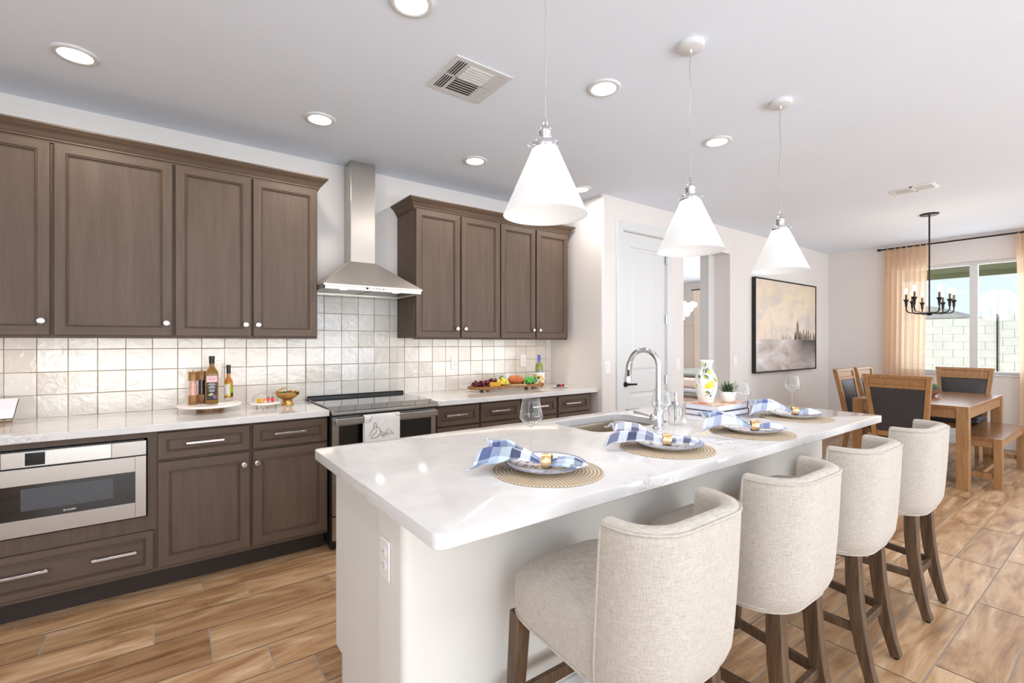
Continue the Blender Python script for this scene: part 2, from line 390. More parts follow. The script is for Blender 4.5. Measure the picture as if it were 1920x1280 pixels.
# baseboards
def baseboard(name, boxes): struct((lambda m: [m.box(*b) for b in boxes] and m)(MB()).build(name, M['white'], bevel=.006, smooth=False))
baseboard('baseboard_hall', [(3.36, 3.51, YH - .014, YH, 0, .13), (4.40, 4.60, YH - .014, YH, 0, .13), (5.60, XR, YH - .014, YH, 0, .13)])
baseboard('baseboard_dining', [(XR - .014, XR, YB, YH - .02, 0, .13)])
baseboard('baseboard_niche', [(4.618, 4.632, YH + .01, YH + .19, 0, .13), (5.567, 5.581, YH + .01, YH + .19, 0, .13)])

# casings and pantry door
def casing(name, x0, x1, y, zt, w=.09):
    m = MB(); p = .018
    m.box(x0 - w, x0, y - p, y, 0, zt + w); m.box(x1, x1 + w, y - p, y, 0, zt + w); m.box(x0, x1, y - p, y, zt, zt + w)
    return struct(m.build(name, M['white'], bevel=.004, smooth=False))
casing('trim_1', 3.605, 4.305, YH, 2.445)
casing('trim_2', 4.74, 5.42, YH + .2, 2.42, .085)
m = MB(); m.box(4.72, 4.74, YH + .2, YH + .3, 0, 2.44); m.box(5.42, 5.44, YH + .2, YH + .3, 0, 2.44); m.box(4.74, 5.42, YH + .2, YH + .3, 2.42, 2.44)
struct(m.build('trim_3', M['white'], smooth=False))
def inset_panel(m, x0, x1, z0, z1, y, steps, mitre=None):
    """concentric rectangles (inset, y offset) on a front facing -Y, centre filled"""
    rings = []
    for ins, dy in steps:
        rings.append([(x0 + ins, y + dy, z0 + ins), (x1 - ins, y + dy, z0 + ins), (x1 - ins, y + dy, z1 - ins), (x0 + ins, y + dy, z1 - ins)])
    b = len(m.v)
    for r in rings: m.v += r
    for i in range(len(rings) - 1):
        for j in range(4):
            k = (j + 1) % 4; m.f.append((b + i * 4 + j, b + i * 4 + k, b + i * 4 + 4 + k, b + i * 4 + 4 + j)); m.m.append(m.cur if mitre is None else mitre[j % 2])
    e = b + (len(rings) - 1) * 4; m.f.append((e, e + 1, e + 2, e + 3)); m.m.append(m.cur)
    return m
dr = MB(); yd = YH + .012
# stiles and rails as one slab around two moulded panels
xs = (3.61, 3.74, 4.17, 4.298); zs = (.01, .22, .85, 1.04, 2.30, 2.435)
for a, b, c, d in ((xs[0], xs[1], zs[0], zs[5]), (xs[2], xs[3], zs[0], zs[5]), (xs[1], xs[2], zs[0], zs[1]), (xs[1], xs[2], zs[2], zs[3]), (xs[1], xs[2], zs[4], zs[5])):
    dr.box(a, b, yd, yd + .035, c, d)
for c, d in ((zs[1], zs[2]), (zs[3], zs[4])):
    inset_panel(dr, xs[1], xs[2], c, d, yd, [(0, 0), (.012, .012), (.03, .012), (.05, .003)])
door = struct(dr.build('door_1', M['white'], smooth=False))
for z in (2.217, 1.59, .956, .25):
    m = MB(); m.cyl((4.302, YH - .006, z - .045), (4.302, YH - .006, z + .045), .007, n=12); m.box(4.288, 4.302, YH + .004, YH + .012, z - .045, z + .045)
    m.build('hinge', M['chrome'], door)
m = MB(); m.lathe([(.0, 0), (.028, 0), (.028, .008), (.012, .012), (.012, .045), (.0, .045)], n=24)
m.v = [(3.665 + a, yd - c, .935 + b) for a, b, c in m.v]
m.tube([(3.665, yd - .045, .935), (3.70, yd - .05, .935), (3.78, yd - .05, .933)], [(.010, .008), (.010, .008), (.009, .006)], 12)
m.build('handle', M['iron'], door)
door_top = MB().box(3.612, 4.296, yd - .001, yd + .0, 2.437, 2.44)

# bedroom seen through the opening
wall('wall_bedroom', [(4.2, 10.2, 6.9, 7.02, 0, CZ), (10.08, 10.2, YH + .3, 7.0, 0, CZ), (4.1, 4.2, YH + .3, 7.0, 0, CZ)])
M['greige'] = simple('greige_wainscot_paint', (222, 210, 200), .6)
m = MB(); m.box(10.05, 10.08, YH + .3, 6.9, 0, 1.74); m.box(10.03, 10.08, YH + .3, 6.9, 1.74, 1.86)
struct(m.build('trim_4', M['greige'], smooth=False))

# ------------------------------------------------------------------ outside: patio roof, block wall, neighbour roof
M['block'] = vary('concrete_block', (226, 224, 214), .9, .06, 3, .4, 40)
M['mortar'] = simple('block_mortar', (176, 174, 166), .95)
M['ground'] = vary('gravel_ground', (196, 182, 160), .95, .1, 4)
M['soffit'] = simple('sage_soffit_paint', (150, 160, 118), .8)
M['rooftile'] = simple('grey_roof_tile', (150, 144, 134), .8)
struct(MB().box(XR + .16, 60, -40, 50, -.12, -.05).build('ground_yard', M['ground'], smooth=False))
def block_wall(name, y0, y1, top, label):
    m = MB(); m.mat(0).box(16.51, 16.68, y0, y1, -.05, top - .003)
    m.mat(1); k = 0; z = top
    while z > 0:
        y = y0 - (k % 2) * .2
        while y < y1:
            a, b = max(y, y0), min(y + .4, y1)
            if b - a > .03: m.box(16.50, 16.69, a + .004, b - .004, z - .2 + .004, z)
            y += .4
        z -= .2; k += 1
    o = m.build(name, [M['mortar'], M['block']], smooth=False); return tag(o, label, 'wall', kind='thing')
block_wall('block_fence', 2.305, 14.0, 1.955, 'pale concrete block garden wall, lower long stretch behind left window pane')
block_wall('block_fence', -2.0, 2.285, 2.06, 'pale concrete block garden wall, taller stretch seen past the dark joint')
tag(MB().box(16.47, 16.50, 2.290, 2.304, -.05, 2.04).build('fence_post', M['iron'], smooth=False), 'thin dark vertical post at the step in the block wall', 'post')
nr = thing('neighbour_house', 'neighbouring house with low grey tiled hip roof beyond the block wall', 'house', (30, 8, 0))
MB().box(28.6, 36, 5.3, 15, 0, 2.45).build('wall', M['block'], nr, smooth=False)
m = MB(); m.add([(28, 4.9, 2.42), (37, 4.9, 2.42), (37, 16, 2.42), (28, 16, 2.42), (31, 6.7, 3.15), (34, 6.7, 3.15), (34, 14, 3.15), (31, 14, 3.15)],
      [(0, 1, 5, 4), (1, 2, 6, 5), (2, 3, 7, 6), (3, 0, 4, 7), (4, 5, 6, 7), (0, 3, 2, 1)])
m.build('roof', M['rooftile'], nr, smooth=False)
pc = thing('patio_cover', 'sage green underside of the patio cover above the window', 'patio roof', (XR + .2, 0, 2.5))
MB().box(XR + .18, 10.4, -3, 3.3, 2.47, 2.55).build('soffit', M['soffit'], pc, smooth=False)
MB().box(10.4, 10.5, -3, 3.3, 2.40, 2.66).build('fascia', M['soffit'], pc, smooth=False)
# ------------------------------------------------------------------ kitchen cabinets
YU = 3.46; YD = 3.175          # door planes
def door_front(name, x0, x1, z0, z1, y, parent, w=.058, mat='cab'):
    m = MB(); d = .02
    inset_panel(m, x0, x1, z0, z1, y, [(0, d), (0, .003), (.003, 0), (w - .012, 0), (w - .0105, .0045), (w - .0090, .0045), (w - .0055, .0015), (w - .0035, .0015), (w - .001, .011)], mitre=(1, 0))
    m.cur = 1 if mat == 'cabh' else 0
    m.m[-1] = m.cur
    m.add([(x0, y + d, z0), (x1, y + d, z0), (x1, y + d, z1), (x0, y + d, z1)], [(0, 1, 2, 3)])
    return m.build(name, [M['cab'], M['cabh']], parent, smooth=False)
def knob(x, z, y, parent):
    m = MB(); prof = [(.006, 0), (.006, .010), (.010, .014), (.0155, .017), (.0165, .021), (.0155, .024), (.011, .025), (.0105, .0235), (.0, .0235)]
    m.lathe(prof, n=24); m.v = [(x + a, y - c, z + b) for a, b, c in m.v]
    return m.build('knob', M['chrome'], parent, ang=50)
def pull(x0, x1, z, y, parent):
    m = MB()
    for xx in (x0 + .008, x1 - .008): m.box(xx - .007, xx + .007, y - .026, y, z - .007, z + .007)
    m.box(x0 - .004, x1 + .004, y - .036, y - .026, z - .007, z + .007)
    return m.build('handle', M['chrome'], parent, bevel=.0025)
def upper(label, x0, x1, doors, knobs, endl=False):
    t = thing('upper_cabinet', label, 'cabinet', ((x0 + x1) / 2, YK - .17, 1.372), 'wall cabinets over the worktops')
    m = MB(); m.box(x0, x1, YU + .022, YK, 1.386, 2.4075); m.box(x0, x1, YU + .022, YU + .045, 1.372, 1.386)
    m.build('body', M['cab'], t, smooth=False)
    for (a, b), k in zip(doors, knobs):
        d = door_front('door', a, b, 1.388, 2.408, YU, t); knob(k, 1.462, YU, d)
    return t
upper('brown wall cabinet cut off by the left picture edge', -.995, -.4725, [(-.985, -.48)], [-.511])
upper('brown wall cabinet with one wide door, between narrower cabinets', -.4725, .0535, [(-.465, .046)], [.018])
upper('two-door brown wall cabinet just left of the range hood', .0535, .872, [(.061, .459), (.472, .865)], [.429, .500])
upper('two-door brown wall cabinet just right of the range hood', 1.605, 2.427, [(1.612, 2.010), (2.026, 2.420)], [1.979, 2.057])
upper('two-door brown wall cabinet at the far right end, by the wall', 2.427, 3.248, [(2.434, 2.826), (2.842, 3.241)], [2.796, 2.872])
m = MB().box(3.249, 3.329, YU + .03, YK, 1.40, 2.42)
# crown mouldings
def crown(label, x0, x1, left, right):
    prof = [(0, 2.408), (.006, 2.408), (.006, 2.418), (.012, 2.420), (.012, 2.428), (.018, 2.434), (.024, 2.446), (.036, 2.462), (.052, 2.474), (.056, 2.480), (.060, 2.482), (.060, 2.492), (0, 2.492)]
    m = MB(); y = YU + .02
    def ring(d, z):
        pts = []
        xl = x0 - (d if left else 0); xr = x1 + (d if right else 0)
        return [(xl, YK, z), (xl, y - d, z), (xr, y - d, z), (xr, YK, z)]
    m.loft([ring(d, z) for d, z in prof], cap=False, closed=False)
    m.add([(x0 - (.06 if left else 0), YK, 2.492), (x0 - (.06 if left else 0), y - .06, 2.492), (x1 + (.06 if right else 0), y - .06, 2.492), (x1 + (.06 if right else 0), YK, 2.492)], [(0, 1, 2, 3)])
    return tag(m.build('crown_moulding', M['cabh'], ang=25), label, 'moulding')
crown('long brown crown moulding along the top of the left wall cabinets', -.995, .872, False, True)
crown('brown crown moulding on top of the right wall cabinets', 1.605, 3.248, True, True)
# base cabinets
def base_body(t, x0, x1, holes=None):
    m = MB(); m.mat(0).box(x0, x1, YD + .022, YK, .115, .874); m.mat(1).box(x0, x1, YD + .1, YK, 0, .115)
    m.build('body', [M['cab'], M['cabdark']], t, smooth=False)
def base_unit(label, x0, x1, drawers, doors, group='base cabinets along the kitchen wall'):
    t = thing('base_cabinet', label, 'cabinet', ((x0 + x1) / 2, YK - .3, 0), group); base_body(t, x0, x1)
    for a, b, z0, z1, pulls in drawers:
        d = door_front('drawer', a, b, z0, z1, YD, t, w=.050, mat='cabh')
        for p in pulls: pull(p - .087, p + .087, (z0 + z1) / 2 + (.006 if z1 > .5 else .012), YD + .008, d)
    for a, b, k in doors:
        d = door_front('door', a, b, .139, .703, YD, t, w=.062); knob(k, .633, YD, d)
    return t
base_unit('brown base cabinet at the left picture edge beside the microwave', -1.45, -.99, [(-1.44, -1.0, .716, .862, [-1.22])], [(-1.44, -1.0, -1.04)])
mwc = thing('base_cabinet', 'brown base cabinet housing the drawer microwave above a wide drawer', 'cabinet', (-.51, YK - .3, 0), 'base cabinets along the kitchen wall')
m = MB(); X0, X1 = -.99, -.028
m.mat(0).box(X0, X1, YD + .022, YK, .115, .42); m.box(X0, X1, YD + .022, YK, .84, .874); m.box(X0, -.68, YD + .022, YK, .42, .84) if False else m.box(X0, X0 + .06, YD + .022, YK, .42, .84)
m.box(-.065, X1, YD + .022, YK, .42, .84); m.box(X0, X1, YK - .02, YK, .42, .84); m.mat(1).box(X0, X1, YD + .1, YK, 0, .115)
m.build('body', [M['cab'], M['cabdark']], mwc, smooth=False)
d = door_front('drawer', -.965, -.039, .137, .345, YD, mwc, w=.045, mat='cabh'); pull(-.284, -.112, .253, YD + .008, d); pull(-.62, -.447, .253, YD + .008, d)
base_unit('brown base cabinet left of the range, two drawers over two doors', -.028, .862, [(-.022, .415, .716, .862, [.194]), (.430, .858, .716, .862, [.635])], [(-.022, .415, .386), (.430, .858, .455)])
base_unit('brown base cabinet right of the range, two drawers', 1.632, 2.438, [(1.640, 2.021, .713, .862, [1.807]), (2.034, 2.429, .713, .862, [2.213])], [(1.640, 2.021, 1.99), (2.034, 2.429, 2.065)])
base_unit('brown base cabinet at the far end of the run, two drawers', 2.438, 3.262, [(2.449, 2.842, .713, .862, [2.632]), (2.858, 3.253, .713, .862, [3.025])], [(2.449, 2.842, 2.81), (2.858, 3.253, 2.89)])
# worktops
def worktop(label, x0, x1):
    o = MB().box(x0, x1, 3.14, YK, .876, .914).build('countertop', M['quartz'], bevel=.003); return tag(o, label, 'worktop')
worktop('white quartz worktop left of the range under the tiled wall', -1.47, .862)
worktop('white quartz worktop right of the range, running to the side wall', 1.632, 3.328)
# tiled backsplash
def splash(label, x0, x1, z0, z1, gx=-.714, gz=.912):
    m = MB(); cols = []; m.mat(0).box(x0, x1, YK - .006, YK, z0, z1); cols += [(0, 0, 0, 1)] * 6; m.mat(1)
    p = .1322; i0 = math.floor((x0 - gx) / p); g = .0018
    z = gz
    while z < z1 - .004:
        for i in range(i0, i0 + 60):
            a = gx + i * p; b = a + p
            if b < x0 + .01 or a > x1 - .01: continue
            a2, b2, c2, d2 = max(a + g, x0), min(b - g, x1), max(z + g, z0), min(z + p - g, z1)
            if b2 - a2 < .006 or d2 - c2 < .006: continue
            j = [random.uniform(-.0014, .0014) for _ in range(3)]; e = [random.uniform(-.0009, .0009) for _ in range(8)]
            y = YK - .011
            fr = [(a2 + e[0], y + j[0], c2 + e[1]), (b2 + e[2], y + j[1], c2 + e[3]), (b2 + e[4], y + j[1] + j[2], d2 + e[5]), (a2 + e[6], y + j[0] + j[2], d2 + e[7])]
            bk = [(q[0], YK - .005, q[2]) for q in fr]
            m.hexa(fr, bk); v = random.random(); cols += [(v, v, v, 1)] * 6
        z += p
    o = m.build('tile_backsplash', [M['grout'], M['tile']], smooth=False, recalc=False, bevel=.0012, seg=1); with_colour(o, cols); return tag(o, label, 'backsplash', kind='thing')
splash('glossy cream square tile backsplash above the left worktop', -1.47, .868, .9145, 1.384)
splash('glossy pale square tile backsplash rising behind the range hood', .868, 1.602, .9145, 1.735)
splash('glossy cream square tile backsplash above the right worktop', 1.602, 3.30, .9145, 1.384)
for x0, x1, lb in ((-.96, .85, 'warm under-cabinet light strip beneath the left wall cabinets'), (1.63, 3.2, 'warm under-cabinet light strip beneath the right wall cabinets')):
    o = MB().box(x0, x1, YU + .07, YU + .085, 1.374, 1.384).build('light_strip', M['led'], smooth=False); tag(o, lb, 'light')
    light('strip_light', 'AREA', ((x0 + x1) / 2, YU + .12, 1.368), 1.7 * (x1 - x0) / 1.7, (1, .80, .58), x1 - x0, .02)
# ------------------------------------------------------------------ range hood
hd = thing('range_hood', 'stainless steel pyramid range hood with tall chimney above the range', 'range hood', (1.24, YK, 1.715))
hx0, hx1, hy = .874, 1.603, 3.33
m = MB(); m.box(hx0, hx1, hy, YK - .012, 1.738, 1.752)
m.box(hx0, hx1, hy, hy + .012, 1.715, 1.738); m.box(hx0, hx0 + .012, hy, YK - .012, 1.715, 1.738); m.box(hx1 - .012, hx1, hy, YK - .012, 1.715, 1.738); m.box(hx0, hx1, YK - .03, YK - .012, 1.715, 1.738)
m.hexa([(hx0, hy, 1.752), (hx1, hy, 1.752), (hx1, YK - .012, 1.752), (hx0, YK - .012, 1.752)], [(1.152, 3.64, 1.967), (1.354, 3.64, 1.967), (1.354, YK - .012, 1.967), (1.152, YK - .012, 1.967)])
m.build('canopy', M['hood'], hd, smooth=False, bevel=.0015)
MB().box(1.157, 1.349, 3.645, YK - .012, 1.966, CZ - .001).build('chimney', M['steelv'], hd, smooth=False, bevel=.002)
MB().box(hx0 + .015, 1.232, hy + .02, YK - .04, 1.726, 1.732).build('filter', M['steel'], hd, smooth=False)
MB().box(1.246, hx1 - .015, hy + .02, YK - .04, 1.726, 1.732).build('filter', M['steel'], hd, smooth=False)
MB().box(1.166, 1.182, hy - .002, hy + .004, 1.726, 1.740).build('display', M['blackglass'], hd, smooth=False)
for i in range(5): MB().box(1.190 + i * .024, 1.205 + i * .024, hy - .003, hy + .004, 1.728, 1.738).build('button', M['chrome'], hd, bevel=.001)
for xx in (1.03, 1.42):
    MB().cyl((xx, hy + .07, 1.722), (xx, hy + .07, 1.727), .028).build('lamp', M['can'], hd)
# ------------------------------------------------------------------ range
rg = thing('range', 'stainless steel slide-in electric range with black glass top', 'range', (1.245, 3.45, 0))
MB().box(.866, 1.628, 3.135, YK - .02, .03, .905).build('body', M['black'], rg, smooth=False)
MB().box(.868, 1.626, 3.225, 3.765, .905, .924).build('cooktop', M['blackglass'], rg, smooth=False, bevel=.002)
m = MB(); m.prism([(3.765, .914), (3.735, .914), (3.735, .936), (3.745, .945), (3.765, .945)], 'x', .868, 1.626); m.build('rear_vent', M['black'], rg, bevel=.002)
m = MB().prism([(3.225, .9235), (3.225, .905), (3.098, .884), (3.086, .886), (3.086, .900), (3.094, .904)], 'x', .868, 1.612); m.build('control_panel_frame', M['steel'], rg, smooth=False, bevel=.001)
MB().prism([(3.223, .9255), (3.223, .9225), (3.104, .9035), (3.103, .907)], 'x', .882, 1.600).build('control_panel', M['blackglass'], rg, smooth=False)
m = MB(); y = 3.118; z0, z1 = .235, .868
for b in ((.874, .914, z0, z1), (1.570, 1.606, z0, z1), (.914, 1.570, .808, z1), (.914, 1.570, z0, .33)): m.box(b[0], b[1], y, y + .03, b[2], b[3])
od = m.build('oven_door', M['steel'], rg, smooth=False, bevel=.001)
MB().box(.914, 1.570, y + .006, y + .012, .33, .808).build('window', M['blackglass'], od, smooth=False)
m = MB(); m.box(.878, 1.594, 3.058, 3.072, .824, .864); m.box(.884, .905, 3.07, 3.12, .834, .856); m.box(1.568, 1.59, 3.07, 3.12, .834, .856)
m.build('handle', M['steel'], od, bevel=.003)
MB().box(.874, 1.606, y, y + .03, .075, .225).build('drawer', M['steel'], rg, smooth=False, bevel=.002)
for fx in (.9, 1.58):
    for fy in (3.2, 3.72): MB().cyl((fx, fy, 0), (fx, fy, .03), .018, n=12).build('foot', M['black'], rg)
# towel over the oven handle
M['towel'] = vary('white_cotton_towel', (228, 226, 224), .95, .03, 20, .3, 300)
M['ink'] = simple('black_ink', (30, 28, 30), .9)
def tw(u, v):
    x = 1.056 + .244 * u; s = v * .80
    f = .003 * math.sin(u * 9 + 1) + .002 * math.sin(u * 21)
    if s < .30: return (x, 3.080 - f * .3, .57 + s)
    if s < .34: a = (s - .30) / .04 * PI; return (x, 3.0655 + .0145 * math.cos(a), .868 + .006 * math.sin(a))
    return (x + .004 * (s - .34), 3.051 - f * (.5 + (s - .34)), .868 - (s - .34))
twl = MB().sheet(tw, 24, 60).build('towel', M['towel'], solid=.002); tag(twl, 'white towel with black line drawing hanging on the oven handle', 'towel')
def ink(pts, r=.0011):
    m = MB(); P = []
    for i in range(len(pts) - 1):
        p0 = pts[max(i - 1, 0)]; p1 = pts[i]; p2 = pts[i + 1]; p3 = pts[min(i + 2, len(pts) - 1)]
        for k in range(6):
            t = k / 6; P.append([.5 * (2 * b + (c - a) * t + (2 * a - 5 * b + 4 * c - d) * t * t + (3 * b - a - 3 * c + d) * t ** 3) for a, b, c, d in zip(p0, p1, p2, p3)])
    P.append(list(pts[-1]))
    m.tube([(a, 3.048, b) for a, b in P], r, 5); return m
def tp(x, y):  # towel picture coordinates -> X,Z on the hanging cloth
    return (1.056 + (x - 828) / 387 * .244, .866 - (y - 455) * .00058)
draw = [[(830, 495), (860, 500), (895, 490), (908, 455)], [(832, 520), (870, 525), (900, 505)], [(838, 690), (870, 680), (895, 640), (920, 605), (935, 600)], [(935, 600), (928, 560), (942, 535), (955, 560), (950, 600)],
        [(960, 580), (990, 610), (1000, 660), (960, 700), (905, 705), (915, 670), (945, 655), (955, 620)], [(1000, 640), (1045, 665), (1055, 690)], [(1055, 690), (1060, 640), (1080, 618), (1115, 650), (1145, 690)],
        [(1075, 690), (1075, 660), (1088, 655), (1082, 690)], [(1100, 690), (1112, 665), (1118, 690)], [(1005, 690), (1020, 675), (1030, 700), (1045, 680)], [(1165, 445), (1185, 470), (1210, 478)], [(850, 760), (920, 800), (1000, 780), (1080, 810), (1160, 780)]]
for q in draw: ink([tp(*p) for p in q]).build('printed_line', M['ink'], twl)
# ------------------------------------------------------------------ drawer microwave
mw = thing('drawer_microwave', 'stainless steel drawer microwave with black window built into base cabinet', 'microwave', (-.51, 3.17, .43))
bx0, bx1 = -.925, -.07; y = 3.168
MB().box(bx0 + .01, bx1 - .01, y + .02, YK - .1, .437, .836).build('body', M['black'], mw, smooth=False)
m = MB(); m.box(bx0, bx0 + .32, y, y + .02, .757, .831); m.box(-.210, bx1, y, y + .02, .757, .831); m.box(bx0 + .32, -.210, y + .004, y + .02, .757, .831); m.build('top_trim', M['steel'], mw, smooth=False, bevel=.001)
MB().prism([(y + .004, .762), (y + .004, .828), (y - .002, .828), (y - .004, .762)], 'x', -.527, -.213).build('control_flap', M['steel'], mw, smooth=False)
MB().prism([(y - .0035, .765), (y - .002, .825), (y - .0028, .825), (y - .0045, .765)], 'x', -.524, -.455).build('control_glass', M['blackglass'], mw, smooth=False)
m = MB()
for b in ((bx0, -.84, .434, .752), (-.115, bx1, .434, .752), (-.84, -.115, .434, .512), (-.84, -.115, .674, .752)): m.box(b[0], b[1], y - .006, y + .02, b[2], b[3])
dm = m.build('drawer_front', M['steel'], mw, smooth=False, bevel=.001)
MB().box(-.84, -.115, y - .003, y + .004, .512, .674).build('window', M['blackglass'], dm, smooth=False)
M['mesh'] = vary('grey_mesh_screen', (72, 74, 78), .25, .3, 400)
MB().box(-.538, -.204, y - .0036, y - .002, .552, .656).build('mesh_screen', M['mesh'], dm, smooth=False)
def text(s, size, loc, rot, mat, parent, name='lettering', ext=.0004, xs=1.0):
    c = bpy.data.curves.new(name, 'FONT'); c.body = s; c.size = size; c.extrude = ext; c.align_x = 'CENTER'; c.align_y = 'CENTER'
    o = bpy.data.objects.new(name, c); COL.objects.link(o); c.materials.append(mat)
    dg = bpy.context.evaluated_depsgraph_get(); me = bpy.data.meshes.new_from_object(o.evaluated_get(dg)); bpy.data.objects.remove(o); o = bpy.data.objects.new(name, me); COL.objects.link(o)
    if not me.materials: me.materials.append(mat)
    org = ORG.get(parent.name, Vector((0, 0, 0))); o.parent = parent; o.location = Vector(loc) - org; o.rotation_euler = rot; o.scale = (xs, 1, 1); return o
text('SHARP', .0125, (-.368, y - .0042, .529), (PI / 2, 0, 0), M['plastic'], dm, xs=1.25)
# ------------------------------------------------------------------ outlets and switches
def outlet(label, x, z, y, gang=1, rot=None, name='power_outlet'):
    t = thing(name, label, 'outlet', (x, y, z), local=True); t.rotation_euler = (0, 0, rot or 0)
    MB().box(-.037, .037, -.006, 0, -.061, .061).build('cover_plate', M['plastic'], t, bevel=.003)
    for dz in (.02, -.02):
        r = MB().tube([(0, -.006, dz), (0, -.0085, dz)], (.0155, .0165), 20).build('socket', M['plastic'], t)
        m = MB(); m.box(-.007, -.005, -.0092, -.0085, dz + .001, dz + .009); m.box(.005, .007, -.0092, -.0085, dz + .002, dz + .008); m.cyl((0, -.0085, dz - .007), (0, -.0092, dz - .007), .0022, n=10)
        m.build('slots', M['plasticgrey'], r)
    return t
outlet('white power outlet on the tiles left of the fruit board', 2.151, 1.161, YK - .012)
outlet('white power outlet on the tiles beside the wine bottle', 2.946, 1.163, YK - .012)
outlet('white power outlet on the tiles behind the tall oil bottle', .289, 1.165, YK - .012)
outlet('white power outlet on the end of the island below the overhang', .552, 1.459, .66, 0)
bpy.data.objects['power_outlet.003'].location = (.5515, 1.400, .688); bpy.data.objects['power_outlet.003'].rotation_euler = (0, 0, -PI / 2)
def switch(label, x, z):
    t = thing('light_switch', label, 'light switch', (x, YH, z), local=True)
    MB().box(-.037, .037, -.006, 0, -.060, .060).build('cover_plate', M['plastic'], t, bevel=.003)
    MB().prism([(-.006, -.034), (-.006, .034), (-.0125, .034), (-.008, -.034)], 'x', -.0165, .0165).build('rocker', M['plastic'], t, bevel=.001)
switch('white light switch between the corner and the pantry door', 3.394, 1.110); switch('white light switch between the pantry door and the hall opening', 4.504, 1.110); switch('white light switch right of the hall opening, beside the painting', 5.696, 1.110)
# ------------------------------------------------------------------ island
IX0, IX1, IY0, IY1 = .497, 3.460, .962, 2.045
def rrect(x0, x1, y0, y1, r, k=6):
    P = []
    for cx, cy, a in ((x1 - r, y1 - r, 0), (x0 + r, y1 - r, 90), (x0 + r, y0 + r, 180), (x1 - r, y0 + r, 270)):
        for i in range(k + 1):
            t = math.radians(a + 90 * i / k); P.append((cx + r * math.cos(t), cy + r * math.sin(t)))
    return P
isl = thing('kitchen_island', 'pale grey painted kitchen island base with pilaster corner and toe kick', 'island', (1.98, 1.6, 0))
m = MB(); k = .03
out = [(.575, 1.92), (.575, 1.460), (.552, 1.460), (.552, 1.27 + k)]
out += [(.552 + k - k * math.cos(a), 1.27 + k - k * math.sin(a)) for a in [i * PI / 16 for i in range(1, 8)]]
out += [(.552 + k, 1.27), (3.415, 1.27), (3.415, 1.92)]
sy = lambda p: p
low = [(x, y) for x, y in out]
m.loft([[(x, y, 0) for x, y in low], [(x, y, .11) for x, y in low]])
up = [(x, 2.0 if y == 1.92 else y) for x, y in out]
m.loft([[(x, y, .11) for x, y in up], [(x, y, .870) for x, y in up]], cap=False)
m.f.append(tuple(range(len(m.v) - 2 * len(up), len(m.v) - len(up)))); m.m.append(0)
m.build('body', M['island'], isl, ang=20)
m = MB()
for i in range(5):
    a = .60 + i * .563; inset_panel(m, a, a + .55, .12, .862, 2.0, [(0, 0), (0, 0)]) if False else m.box(a, a + .55, 1.996, 2.018, .12, .862)
m.build('door', M['island'], isl, smooth=False, bevel=.003)
MB().box(.60, 3.40, 1.256, 1.272, 0, .13).build('baseboard', M['white'], isl, smooth=False, bevel=.004)
# worktop with sink cut-out
SX0, SX1, SY0, SY1 = 1.690, 2.262, 1.578, 1.952
m = MB(); K = 6
o_ = rrect(IX0, IX1, IY0, IY1, .028, K); i_ = rrect(SX0, SX1, SY0, SY1, .075, K); n = len(o_)
b3 = .003
def ringz(P, z): return [(x, y, z) for x, y in P]
rings = [ringz(i_, .876), ringz(i_, .914 - .002), ringz(rrect(SX0 - .002, SX1 + .002, SY0 - .002, SY1 + .002, .077, K), .914),
         ringz(rrect(IX0 + b3, IX1 - b3, IY0 + b3, IY1 - b3, .026, K), .914), ringz(rrect(IX0 + .0008, IX1 - .0008, IY0 + .0008, IY1 - .0008, .0275, K), .9131), ringz(o_, .911), ringz(o_, .877),
         ringz(rrect(IX0 + b3, IX1 - b3, IY0 + b3, IY1 - b3, .026, K), .874), ringz(i_, .874)]
m.loft(rings, cap=False)
tag(m.build('countertop', M['quartz'], ang=30), 'large white veined quartz island worktop with undermount sink cut-out', 'worktop')
m = MB(); z1 = .8735
for P0 in (0,):
    A = lambda e, r: rrect(SX0 - e, SX1 + e, SY0 - e, SY1 + e, r, K)
    m.loft([ringz(A(.02, .09), z1), ringz(A(-.001, .074), z1), ringz(A(-.004, .072), .86), ringz(A(-.010, .07), .70), ringz(A(-.03, .06), .685), ringz(A(-.12, .03), .682), ringz(A(-.17, .01), .680)], cap=False)
    m.f.append(tuple(range(len(m.v) - n, len(m.v)))); m.m.append(0)
x = N('brushed_sink_steel'); x.set(Base_Color=lin((190, 178, 160)), Metallic=1.0, Roughness=.34); x.bump(x.noise(x.co((60, 1, 60)), 5, 3), .04, .001); M['sink'] = x.m
sk = m.build('sink', M['sink'], ang=50); tag(sk, 'stainless undermount sink bowl set into the island worktop', 'sink')
MB().lathe([(.04, .6805), (.04, .684), (.03, .684), (.028, .681)], 1.975, 1.765).build('drain', M['chrome'], sk)
# faucet
fx, fy = 2.024, 1.494
fc = thing('faucet', 'tall chrome gooseneck faucet with pull-down spray head beside the sink', 'faucet', (fx, fy, .914))
MB().lathe([(.030, .914), (.030, .918), (.026, .922), (.024, .93), (.0235, 1.0), (.021, 1.01), (.018, 1.02)], fx, fy).build('base', M['chrome'], fc)
pts = [(fx, fy, 1.0), (fx, fy, 1.12)]; R_ = .080; zc = 1.230; dx, dy = -.18, .98
pts.append((fx, fy, zc - .03))
for i in range(15):
    a = PI * i / 14 * .93; d = R_ - R_ * math.cos(a); pts.append((fx + dx * d, fy + dy * d, zc + R_ * math.sin(a)))
ex = pts[-1]
MB().tube(pts, .0135, 16).build('spout', M['chrome'], fc)
e2 = (ex[0] + dx * .006, ex[1] + dy * .006, ex[2] - .018)
sh = MB().tube([ex, (e2[0], e2[1], e2[2]), (e2[0] + dx * .006, e2[1] + dy * .008, e2[2] - .05), (e2[0] + dx * .010, e2[1] + dy * .012, e2[2] - .088)], [.0150, .0165, .0185, .021], 18).build('spray_head', M['chrome'], fc)
